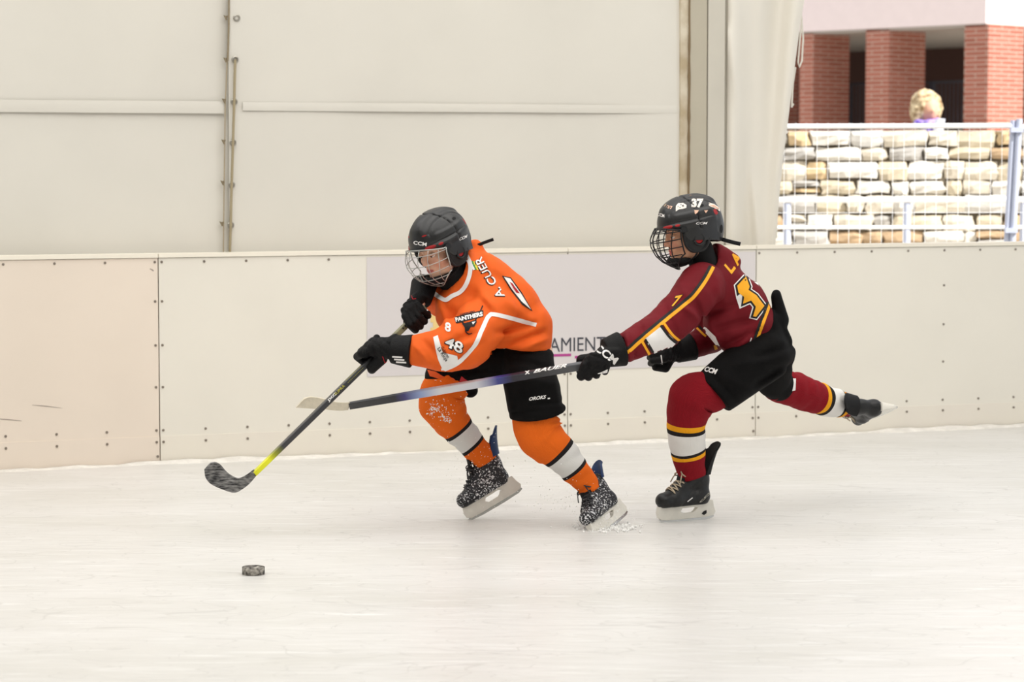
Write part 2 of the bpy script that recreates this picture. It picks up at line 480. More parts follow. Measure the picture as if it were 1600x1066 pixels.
def wrect(name, u0, u1, v0, v1, m):
    a, e = S(u0), S(u1); zt, zb = zof((u0 + u1) / 2, v0), zof((u0 + u1) / 2, v1)
    mb = MB(); mb.hexa([WP(a, zb, .0045), WP(e, zb, .0045), WP(e, zb, .003), WP(a, zb, .003), WP(a, zt, .0045), WP(e, zt, .0045), WP(e, zt, .003), WP(a, zt, .003)]); mb.build(name, m, sign)
wrect('magenta_bar', 630, 892, 556.5, 560.5, m_mag); wrect('magenta_bar', 898, 912, 556, 560, m_mag); wrect('magenta_bar', 918, 958, 555.5, 559.5, m_mag)
a = [(672, 492), (688, 492), (688, 515), (683, 515), (683, 524), (688, 524), (688, 530), (672, 530), (672, 512), (676, 512), (676, 504), (672, 504)]
obj('yellow_crest', [WP(S(u), zof(u, v), .0042) for u, v in a], [tuple(range(len(a)))], m_yel, sign)

# canvas tent wall behind the boards
m_canvas = mat('canvas', '#dbd7cd', rough=.62, spec=.2, var=.045, vscale=1.6, bump=.10, bscale=2.2)
m_edge = mat('canvas_edge', '#8d8069', rough=.8); m_rope = mat('cord', '#a19478', rough=.8)
m_eye = mat('eyelet_metal', '#a9a59c', rough=.35, metal=.7)
OC = -.16
ztop = 3.1
def canvas_sheet(name, s0, s1, off, seed, z0=.9):
    r = random.Random(seed); ph = [r.random() * 6 for _ in range(6)]; n = max(3, int((s1 - s0) / .09)); g = []
    for i in range(n + 1):
        s = s0 + (s1 - s0) * i / n; row = []
        for j in range(34):
            z = z0 + (ztop - z0) * j / 33
            d = .006 * math.sin(s * 2.1 + ph[0] + .4 * math.sin(z * 1.7)) + .004 * math.sin(z * 3.1 + ph[1] + s) + .002 * math.sin(s * 7 + z * 2 + ph[2])
            row.append(WP(s, z, off + d))
        g.append(row)
    return sheet(name, g, .002, m_canvas, tentwall, kind=None)
tentwall = tag(empty('wall_back', WP(1.5, .9, OC)), kind='structure')
sL = S(357, 200, OC); sR = S(1068, 200, OC)
canvas_sheet('canvas_panel', -4.2, sL + .09, OC - .012, 1); canvas_sheet('canvas_panel', sL, sR, OC + .004, 2)
# welded seams of the canvas
for (u0, u1, v0, v1) in ((-300, 352, 165, 171), (-300, 352, 183, 185), (378, 1060, 170, 174)):
    a, e = S(u0, 170, OC), S(u1, 170, OC); zt, zb = zof(350, v0, OC), zof(350, v1, OC); g = [[WP(a + (e - a) * i / 30, z, OC + .0135) for z in (zb, zt)] for i in range(31)]
for (u0, u1, z, m) in ((-300, 352, zof(350, 168, OC), .028), (378, 1060, zof(350, 166, OC), .02)):
    a, e = S(u0, 170, OC), S(u1, 170, OC); mb = MB()
    g = [[WP(a + (e - a) * i / 40, z - m + 2 * m * k / 3, OC + (.0045 if u0 < 0 else .0145) + (.0014 if k in (1, 2) else 0)) for k in range(4)] for i in range(41)]
    sheet('welded_seam', g, -.002, m_canvas, tentwall)
# lacing flap: dark free edge, eyelets, cord
mb = MB(); mb.tube([wall(u, v, OC + .012) for u, v in ((358, -20), (357, 60), (355, 95), (352, 160), (351, 230), (350, 300), (349, 397))], .003, 6); mb.build('flap_edge', mat('flap_edge', '#a89a82', rough=.8), tentwall)
mb = MB(); mb.tube([wall(u, v, OC + .02) for u, v in ((358, -20), (357.5, 40), (356, 95))], .0045, 6); mb.build('flap_edge', m_edge, tentwall)
for (u, v) in ((370, 28), (367.5, 93), (366, 159), (364, 223), (362, 289), (360.5, 352)):
    mb = MB(); c_ = wall(u, v, OC + .016); mb.tube([c_ + WD * (.013 * math.cos(t * math.pi / 6)) + Z * (.013 * math.sin(t * math.pi / 6)) for t in range(13)], .0045, 6); mb.build('eyelet', m_eye, tentwall)
mb = MB(); mb.tube([wall(u, v, OC + .028) for u, v in ((367.5, 93), (366.5, 125), (366, 159), (365, 190), (364, 223), (363, 255), (362, 289), (361, 320), (360.5, 352), (359, 398))], .0062, 8); mb.build('lacing_cord', m_rope, tentwall)
for (u, v) in ((355.5, 26), (355, 92), (353, 156), (352, 220), (350.5, 284), (349, 348)):
    mb = MB(); c_ = wall(u, v, OC + .014); mb.tube([c_, c_ + WD * -.012 + Z * .004, c_ + WD * -.004 + Z * -.016], [.006, .008, .004], 6); mb.build('cord_loop', m_edge, tentwall)

# keder strip, aluminium post and hanging curtain at the opening
m_alu = mat('aluminium', '#cfc9bb', rough=.38, spec=.5, metal=.25, var=.05, vscale=5)
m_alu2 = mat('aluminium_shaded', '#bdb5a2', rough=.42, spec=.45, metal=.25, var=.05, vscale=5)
m_ked = mat('stained_keder', '#d6ccb8', rough=.8, col2='#b3a387', vscale=9, stretch=(1, 1, .8))
post = tag(empty('tent_post', WP(S(1105, 200, -.2), 0, -.2)), 'grooved aluminium tent post between canvas wall and curtain', 'post')
def pbar(name, u0, u1, o0, o1, m):
    a, e = S(u0, 200, o0), S(u1, 200, o0); mb = MB(); mb.hexa([WP(a, 0, o0), WP(e, 0, o0), WP(e, 0, o1), WP(a, 0, o1), WP(a, ztop, o0), WP(e, ztop, o0), WP(e, ztop, o1), WP(a, ztop, o1)]); return mb.build(name, m, post)
pbar('keder_strip', 1063, 1076, -.135, -.17, m_ked)
mb = MB(); mb.tube([WP(S(1076.5, 200, -.13), .5 + i * .05, -.131 + .003 * random.random()) for i in range(53)], [.004 + .004 * random.random() for _ in range(53)], 6); mb.build('dirty_edge', mat('dirt', '#7d6a50', rough=.9), post)
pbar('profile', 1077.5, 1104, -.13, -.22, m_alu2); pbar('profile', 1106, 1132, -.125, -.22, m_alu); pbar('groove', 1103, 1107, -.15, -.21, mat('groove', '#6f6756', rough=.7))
pbar('cover_strip', 1133, 1146, -.17, -.2, m_canvas)

curt = tag(empty('tent_curtain', WP(S(1180, 300, -.2), .9, -.2)), 'loose white tent curtain gathered beside the aluminium post', 'curtain')
rt = np.array([(-40, 1262), (0, 1257), (40, 1250), (110, 1241), (200, 1230), (270, 1221), (330, 1216), (386, 1211)], float)
g = []
for i in range(49):
    t = i / 48; row = []
    for j in range(40):
        v = -40 + 430 * j / 39; ur = np.interp(v, rt[:, 0], rt[:, 1]); ul = 1138 - 4 * j / 39
        u = ul + (ur - ul) * t; k = j / 39
        d = .035 * math.sin(t * 7.5 + 1.2 * k) * (1 - .35 * k) + .022 * math.sin(t * 15 - 2.2 * k + 1) * (.4 + .6 * (1 - k)) + .018 * math.exp(-((t - .35 - .55 * (k - .62) * 1.6) / .09) ** 2) * (k > .2)
        row.append(wall(u, v, -.16 + d - .04 * t))
    g.append(row)
m_curt = mat('curtain_canvas', '#e2ddd2', rough=.6, spec=.2, var=.03, vscale=2)
sheet('curtain_sheet', g, .003, m_curt, curt)
for pts in (((1252, -20), (1252, 20), (1255, 60), (1253, 95), (1249, 105), (1247, 98), (1250, 60), (1253, 30)), ((1243, 105), (1239, 130), (1237, 168), (1240, 162)), ((1226, 215), (1222, 245), (1219, 285)), ((1216, 300), (1214, 340), (1213, 372))):
    mb = MB(); mb.tube([wall(u, v, -.2) for u, v in pts], .0045, 6); mb.build('tie_cord', m_curt, curt)

# unseen tent roof shading the ice, its edge trimmed so sun hits the rails
mb = MB(); zr = 5.9
b0 = WP(-12, 0, -1.0); b1 = WP(7.5, 0, -1.0)
rp = [(-14, -7), (14, -7), (14, 10.2), (5.5, 11.2), (4.7, b1.y), (b0.x, b0.y)]
mb.add([(x, y, zr + dz) for dz in (0, .1) for x, y in rp], [(5, 4, 3, 2, 1, 0), (6, 7, 8, 9, 10, 11)] + [(i, (i + 1) % 6, 6 + (i + 1) % 6, 6 + i) for i in range(6)])
tag(mb.build('ceiling', m_canvas, loc=(0, 0, zr)), kind='structure')

# unseen tent walls added to cut low sky light, left and behind the photographer
m_side = mat('canvas_side', '#d0cdc6', rough=.7)
mb = MB(); mb.hexa([(-14.1, -7, 0), (-14, -7, 0), (-14, b0.y, 0), (-14.1, b0.y, 0), (-14.1, -7, zr), (-14, -7, zr), (-14, b0.y, zr), (-14.1, b0.y, zr)]); tag(mb.build('wall_left', m_side, loc=(-14, 0, 0)), kind='structure')
mb = MB(); mb.hexa([(-14, -7.1, 0), (14, -7.1, 0), (14, -7, 0), (-14, -7, 0), (-14, -7.1, zr), (14, -7.1, zr), (14, -7, zr), (-14, -7, zr)]); tag(mb.build('wall_front', m_side, loc=(0, -7, 0)), kind='structure')

# ------------------------------------------------------------------ outdoors, through the opening
m_pave = mat('paving', '#cfc8bc', rough=.9, var=.1, vscale=2)
mb = MB(); w0 = WP(-8, 0, -.6); w1 = WP(9, 0, -.6)
mb.add([(w0.x, w0.y, -.03), (w1.x, w1.y, -.03), (26, 19, -.03), (-10, 19, -.03)], [(0, 1, 2, 3)])
tag(mb.build('floor_outside', m_pave, loc=(3, 17, -.03)), kind='structure')
mb = MB(); mb.hexa([(-4, 19.2, -.03), (22, 19.2, -.03), (22, 46, -.03), (-4, 46, -.03), (-4, 19.2, .35), (22, 19.2, .35), (22, 46, .35), (-4, 46, .35)])
tag(mb.build('floor_terrace', m_pave, loc=(6, 30, .35)), kind='structure')

# mesh fence
m_galv = mat('galvanised', '#b9bfd2', rough=.4, metal=.1, spec=.5); m_galv2 = mat('galvanised_sunlit', '#f0f0f0', rough=.4)  # second copy is whiter: sun on the rails put into the colour
YF = 15.6
fence = tag(empty('mesh_fence', at(1400, 420, YF)), 'galvanised wire mesh fence with a leaning double end post', 'fence')
mb = MB(); mb.tube([at(980, 198.5, YF), at(1583, 196.5, YF)], .0155, 10); mb.build('top_rail', m_galv2, fence)
mb = MB(); mb.tube([at(1594, 199, YF), at(1800, 198, YF)], .0155, 10); mb.build('top_rail', m_galv2, fence)
mb = MB(); mb.tube([at(1571, 420, YF), at(1583.5, 188, YF)], .019, 10); mb.build('post', m_galv, fence)
mb = MB(); mb.tube([at(1580, 420, YF - .02), at(1593, 186, YF - .02)], .019, 10); mb.build('post', m_galv, fence)
for v in (203, 360):
    u = 1589 - (v - 190) * .055; mb = MB(); mb.box(at(u, v, YF - .03), .075, .05, .03); mb.build('clamp', m_galv, fence)
mb = MB()
for k in range(42):
    u = 988 + 17.0 * k
    if 1568 < u < 1600: continue
    mb.tube([at(u, 192, YF + .01), at(u - 2.5, 420, YF + .01)], .0015, 5)
for v in (206, 264, 333, 392): mb.tube([at(985, v, YF + .014), at(1760, v - 1, YF + .014)], .0017, 5)
mb.build('wire_mesh', m_galv2, fence, kind='stuff')
# hand rail
YR = 16.6
rail = tag(empty('hand_railing', at(1417, 470, YR)), 'low grey hand railing with two bars in front of the stone wall', 'railing')
for v, r in ((312, .019), (355, .012)):
    mb = MB(); mb.tube([at(980, v + 1, YR), at(1800, v, YR)], r, 10); mb.build('rail', m_galv2, rail)
for u in (1043, 1230, 1417, 1600, 1786):
    a, e = at(u, 316, YR + .02), at(u, 316, YR + .02); e.z = -.03; mb = MB(); mb.tube([a, e], .026, 10); mb.build('post', m_galv, rail)

# stone wall, every stone a piece
m_mort = mat('mortar', '#6f6556', rough=.95, var=.35, vscale=6)
stone_m = [mat('stone', h, rough=.9, spec=.1, var=.16, vscale=7, bump=.6, bscale=22) for h in ('#d9d4ca', '#d0c7b6', '#cfccc6', '#c9bda6', '#aeaaa4', '#cbb38e', '#b39a7c')]
YS = 19.0
stw = tag(empty('stone_wall', at(1420, 560, YS)), 'sunlit wall of rough cream and tan stones behind the fences', 'wall')
zs = at(0, 204, YS).z; x0w, x1w = at(1000, 0, YS).x, at(1720, 0, YS).x
mb = MB(); mb.hexa([(x0w, YS + .03, -.03), (x1w, YS + .03, -.03), (x1w, YS + .28, -.03), (x0w, YS + .28, -.03), (x0w, YS + .03, zs - .03), (x1w, YS + .03, zs - .03), (x1w, YS + .28, zs - .03), (x0w, YS + .28, zs - .03)]); mb.build('mortar_core', m_mort, stw)
r = random.Random(5); z = zs
while z > at(0, 405, YS).z:
    h = r.uniform(.085, .15); x = x0w + r.uniform(-.1, 0)
    while x < x1w:
        w = r.uniform(.13, .36) * (.8 if r.random() < .4 else 1.05); h2 = h * r.uniform(.86, 1.05); parts_ = [(z, h2)]
        if w < .22 and r.random() < .25: parts_ = [(z, h2 * .52), (z - h2 * .54, h2 * .46)]
        for (zt, hh) in parts_:
            g = .007; j = lambda k: r.uniform(-k, k); pr = r.uniform(0, .045)
            xa, xb, zb, zt2 = x + g, x + w - g, zt - hh + g, zt - g * .3
            vs = []
            for kz_ in range(4):
                for kx in range(4):
                    e = (kx in (0, 3)) + (kz_ in (0, 3))
                    vs.append((xa + (xb - xa) * kx / 3 + j(.017), YS - pr + (.016 * e if e else 0) + j(.011), zb + (zt2 - zb) * kz_ / 3 + j(.008)))
            vs += [(xa, YS + .1, zb), (xb, YS + .1, zb), (xb, YS + .1, zt2), (xa, YS + .1, zt2)]
            f = [(a * 4 + b_, a * 4 + b_ + 1, a * 4 + b_ + 5, a * 4 + b_ + 4) for a in range(3) for b_ in range(3)]
            f += [(16, 17, 3, 2, 1, 0), (17, 18, 15, 11, 7, 3), (18, 19, 12, 13, 14, 15), (19, 16, 0, 4, 8, 12)]
            obj('stone', vs, f, stone_m[min(6, int(r.random() ** 1.3 * 7))], stw)
        x += w
    z -= h * 1.0

# brick building with arcade
m_brick = mat('brick', '#a8624f', rough=.9, spec=.1)
nt, b = nodes_of(m_brick); tc = nt.nodes.new('ShaderNodeTexCoord'); sp = nt.nodes.new('ShaderNodeSeparateXYZ'); cb = nt.nodes.new('ShaderNodeCombineXYZ'); ad = nt.nodes.new('ShaderNodeMath'); ad.operation = 'MULTIPLY'; ad.inputs[1].default_value = 1.414
nt.links.new(tc.outputs['Object'], sp.inputs[0]); nt.links.new(sp.outputs[0], ad.inputs[0]); nt.links.new(ad.outputs[0], cb.inputs[0]); nt.links.new(sp.outputs[2], cb.inputs[1])
bt = nt.nodes.new('ShaderNodeTexBrick'); bt.inputs['Scale'].default_value = 1; bt.inputs['Brick Width'].default_value = .3; bt.inputs['Row Height'].default_value = .052; bt.inputs['Mortar Size'].default_value = .007
bt.inputs['Color1'].default_value = lin('#a8695a'); bt.inputs['Color2'].default_value = lin('#985b4c'); bt.inputs['Mortar'].default_value = lin('#b89e90')
nt.links.new(cb.outputs[0], bt.inputs['Vector']); nt.links.new(bt.outputs[0], b.inputs['Base Color'])
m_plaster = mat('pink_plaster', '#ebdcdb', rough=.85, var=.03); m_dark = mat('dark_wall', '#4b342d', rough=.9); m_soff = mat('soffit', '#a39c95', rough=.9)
m_iron = mat('dark_iron', '#34363f', rough=.6)
CR = at(1540, 37, 30.0); far = at(1250, 50, 30.0); far = CAM + (far - CAM) * ((CR.z - CAM.z) / (far.z - CAM.z))
FD = Vector((far.x - CR.x, far.y - CR.y, 0)).normalized(); ID = Vector((-FD.y, FD.x, 0))
if ID.y < 0: ID = -ID
C0 = Vector((CR.x, CR.y, 0)); zl = CR.z
def fs(u):                            # distance along the facade from the corner
    k = (u - 800) / FPX / math.cos(PITCH); k = (u - 800) / FPX; a = C0; return (a.x - k * a.y * 1.0) / (k * FD.y - FD.x)
bld = tag(empty('arcade_building', C0 + FD * 1.5 + Z * .35), 'brick pillared arcade building with pale pink upper storey', 'building')
def bx(name, s0, s1, d0, d1, z0, z1, m):
    q = [C0 + FD * s + ID * d for s, d in ((s0, d0), (s1, d0), (s1, d1), (s0, d1))]; mb = MB()
    mb.hexa([p + Z * z0 for p in q] + [p + Z * z1 for p in q]); return mb.build(name, m, bld)
zt = .35
for (ua, uc) in ((1503, 1540), (1350, 1386), (1247, 1268), (1172, 1189), (1113, 1127)):
    bx('brick_pillar', fs(uc), fs(ua), 0, .72, zt, zl, m_brick)
bx('brick_pillar', -.0, .4, 3.4, 4.1, zt, zl, m_brick)
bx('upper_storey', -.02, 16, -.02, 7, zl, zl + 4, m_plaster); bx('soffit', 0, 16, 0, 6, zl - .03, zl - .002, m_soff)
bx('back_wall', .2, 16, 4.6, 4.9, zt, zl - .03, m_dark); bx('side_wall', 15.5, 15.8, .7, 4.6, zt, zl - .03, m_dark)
mb = MB(); zb_, zt_ = zt, at(0, 126, 31).z
for k in range(70):
    p = C0 + FD * (.25 + k * .06) + ID * .9; mb.tube([p + Z * zb_, p + Z * zt_], .007, 5)
mb.build('railing_bars', m_iron, bld, kind='stuff')
for s in (fs(1278) + .2, fs(1398) + .1, fs(1450)):
    mb = MB(); p = C0 + FD * s + ID * .85; mb.box(p + Z * (zb_ + zt_) / 2, .07, .05, zt_ - zb_, FD, ID); mb.build('railing_post', m_iron, bld)
mb = MB(); mb.tube([C0 + FD * .1 + ID * .9 + Z * zt_, C0 + FD * 4.6 + ID * .9 + Z * zt_], .015, 6); mb.build('hand_rail', m_iron, bld)

# ------------------------------------------------------------------ the skaters: shared builders
m_black = mat('black_cloth', '#0d0c0c', rough=.8, spec=.12, var=.2, vscale=30, bump=.25, bscale=300)
m_glove = mat('glove_black', '#0b0a0b', rough=.65, spec=.22, bump=.35, bscale=220)
m_shell = mat('helmet_shell', '#1b1b1c', rough=.38, spec=.5, bump=.05, bscale=90)
m_shell2 = mat('helmet_shell_matte', '#151516', rough=.5, spec=.4)
m_pad = mat('helmet_pad', '#141415', rough=.8); m_vent = mat('vent_red', '#9c1a1c', rough=.5)
m_white = mat('print_white', '#ece9e6', rough=.6); m_red = mat('print_red', '#b3232c', rough=.6)
m_blk = mat('print_black', '#1c1a1b', rough=.65)
m_or = mat('orange_jersey', '#e96320', rough=.72, spec=.2, var=.06, vscale=12, bump=.18, bscale=420)
m_gold = mat('print_gold', '#f2a81f', rough=.6); m_mar = mat('maroon_jersey', '#70111c', rough=.72, spec=.2, var=.10, vscale=10, bump=.18, bscale=420)
m_silver = mat('cage_silver', '#b9b9b4', rough=.3, metal=.6); m_cblack = mat('cage_black', '#17171a', rough=.4)
m_boot = mat('boot_black', '#131314', rough=.42, spec=.4, bump=.12, bscale=160)
m_hold = mat('holder_white', '#e6e2d8', rough=.4, var=.08, vscale=30); m_steel = mat('runner_steel', '#c9c9c6', rough=.25, metal=.8)
m_lace = mat('lace_beige', '#b5a68f', rough=.85); m_lace2 = mat('lace_dark', '#3a3a3c', rough=.8)

def snowy(name, base, lo, hi, scale, rough=.5, flake='#e6e6e8', stretch=(1, 1, 1)):       # cloth or boot with crusted ice specks
    m = mat(name, base, rough=rough, spec=.35); nt, b = nodes_of(m)
    tc = nt.nodes.new('ShaderNodeTexCoord'); n = nt.nodes.new('ShaderNodeTexNoise'); n.inputs['Scale'].default_value = scale; n.inputs['Detail'].default_value = 3
    n2 = nt.nodes.new('ShaderNodeTexNoise'); n2.inputs['Scale'].default_value = 12; ad = nt.nodes.new('ShaderNodeMath'); ad.operation = 'MULTIPLY_ADD'; ad.inputs[1].default_value = .35
    mp = nt.nodes.new('ShaderNodeMapping'); mp.inputs['Scale'].default_value = stretch; mp.inputs['Rotation'].default_value = (0, .8, 0); nt.links.new(tc.outputs['Object'], mp.inputs[0]); nt.links.new(mp.outputs[0], n.inputs['Vector']); nt.links.new(tc.outputs['Object'], n2.inputs['Vector'])
    nt.links.new(n2.outputs[0], ad.inputs[0]); nt.links.new(n.outputs[0], ad.inputs[2])
    r = nt.nodes.new('ShaderNodeMapRange'); r.inputs[1].default_value = lo; r.inputs[2].default_value = hi; nt.links.new(ad.outputs[0], r.inputs[0])
    mx = nt.nodes.new('ShaderNodeMix'); mx.data_type = 'RGBA'; mx.inputs[6].default_value = lin(base); mx.inputs[7].default_value = lin(flake)
    nt.links.new(r.outputs[0], mx.inputs[0]); nt.links.new(mx.outputs[2], b.inputs['Base Color'])
    bp = nt.nodes.new('ShaderNodeBump'); bp.inputs['Strength'].default_value = .6; bp.inputs['Distance'].default_value = .004
    nt.links.new(r.outputs[0], bp.inputs['Height']); nt.links.new(bp.outputs[0], b.inputs['Normal'])
    return m

def knit(name, hexc, specks=0):       # ribbed knitted stocking: fine ribs by the wave of the around-the-leg coordinate
    m = mat(name, hexc, rough=.85, spec=.15); nt, b = nodes_of(m)
    uv = nt.nodes.new('ShaderNodeAttribute'); uv.attribute_name = 'around'
    w = nt.nodes.new('ShaderNodeMath'); w.operation = 'SINE'; k = nt.nodes.new('ShaderNodeMath'); k.operation = 'MULTIPLY'; k.inputs[1].default_value = 2 * math.pi * 90
    nt.links.new(uv.outputs['Fac'], k.inputs[0]); nt.links.new(k.outputs[0], w.inputs[0])
    bp = nt.nodes.new('ShaderNodeBump'); bp.inputs['Strength'].default_value = .35; bp.inputs['Distance'].default_value = .002
    nt.links.new(w.outputs[0], bp.inputs['Height']); nt.links.new(bp.outputs[0], b.inputs['Normal'])
    if specks:
        tc = nt.nodes.new('ShaderNodeTexCoord'); n = nt.nodes.new('ShaderNodeTexNoise'); n.inputs['Scale'].default_value = 130; n.inputs['Detail'].default_value = 2
        nt.links.new(tc.outputs['Object'], n.inputs['Vector'])
        r = nt.nodes.new('ShaderNodeMapRange'); r.inputs[1].default_value = specks; r.inputs[2].default_value = specks + .03; nt.links.new(n.outputs[0], r.inputs[0])
        mx = nt.nodes.new('ShaderNodeMix'); mx.data_type = 'RGBA'; mx.inputs[6].default_value = lin(hexc); mx.inputs[7].default_value = lin('#f0ece8')
        nt.links.new(r.outputs[0], mx.inputs[0]); nt.links.new(mx.outputs[2], b.inputs['Base Color'])
    return m

def px_frame(o, f, u):                # local frame: x along f, z near u
    f = f.normalized(); y = u.cross(f).normalized(); z = f.cross(y)
    return Matrix(((f.x, y.x, z.x, o.x), (f.y, y.y, z.y, o.y), (f.z, y.z, z.z, o.z), (0, 0, 0, 1)))

def to_world(M, v, s=1.0):
    v = np.array(v, float).reshape(-1, 3) * s
    A = np.array(M)[:3, :3]; return v @ A.T + np.array(M)[:3, 3]

def local_skin(name, M, s, fn, lo, hi, res, mats, parent, it=1, **k):
    V, F = nets(fn, lo, hi, res); V = relax(V, F, it)
    return obj(name, to_world(M, V, s), F, mats, parent, smooth=True, **k)

# -- stocking: rings down the leg, bands between rings
def stocking(name, pts, bands, mats, parent, wob=1.0, flatten=.95, seed=1, fold=()):
    """pts: (u, v, w, r) px down the leg; bands: (t0, material index) with t in 0..1 along the leg"""
    C = catmull(pts, 14); n = len(C)
    W = [P(a, b, c) for a, b, c, _ in C]; L = [0]
    for p, q in zip(W, W[1:]): L.append(L[-1] + (q - p).length)
    T = np.array(L) / L[-1]
    ts = sorted(set(list(np.linspace(0, 1, 70)) + [x for t, _ in bands for x in (max(t - .002, 0), t + .002)]))
    V = []; mi = []; att = []; N = 56; r = np.random.RandomState(seed); ph = r.rand(8) * 6
    side = Vector((0, -1, 0)); Wn = np.array([tuple(w) for w in W])
    for t in ts:
        c = Vector([np.interp(t, T, Wn[:, i]) for i in range(3)]); rad = np.interp(t, T, C[:, 3]) / PXM
        e = .02; a = Vector([np.interp(min(t + e, 1), T, Wn[:, i]) for i in range(3)]); b_ = Vector([np.interp(max(t - e, 0), T, Wn[:, i]) for i in range(3)])
        tg = (a - b_).normalized(); x = (side - tg * side.dot(tg)).normalized(); y = tg.cross(x)
        for k in range(N):
            an = 2 * math.pi * k / N
            d = .0022 * wob * (math.sin(t * 46 + ph[0] + 1.7 * math.sin(an + ph[1])) * math.sin(an * 2 + ph[2] + t * 9)) + .0016 * wob * math.sin(an * 3 + ph[3] + 21 * t)
            for (ft, fa, fw, fh) in fold: d += fh * math.exp(-((t - ft - .02 * math.sin(an * 2)) / fw) ** 2) * max(0, math.cos(an - fa)) ** 2
            V.append(c + (x * math.cos(an) * flatten + y * math.sin(an)) * (rad + d)); att.append(abs(an / (2 * math.pi)))
    F = []; bt = [t for t, _ in bands] + [2]
    for i in range(len(ts) - 1):
        tm = (ts[i] + ts[i + 1]) / 2; m = [mm for (t, mm), t2 in zip(bands, bt[1:]) if t <= tm < t2][0]
        for k in range(N): F.append((i * N + k, (i + 1) * N + k, (i + 1) * N + (k + 1) % N, i * N + (k + 1) % N)); mi.append(m)
    F.append(tuple(range(N))); mi.append(bands[0][1]); F.append(tuple(reversed(range((len(ts) - 1) * N, len(ts) * N)))); mi.append(bands[-1][1])
    o = obj(name, V, F, mats, parent, smooth=True, mi=mi)
    o.data.attributes.new('around', 'FLOAT', 'POINT').data.foreach_set('value', att)
    return o

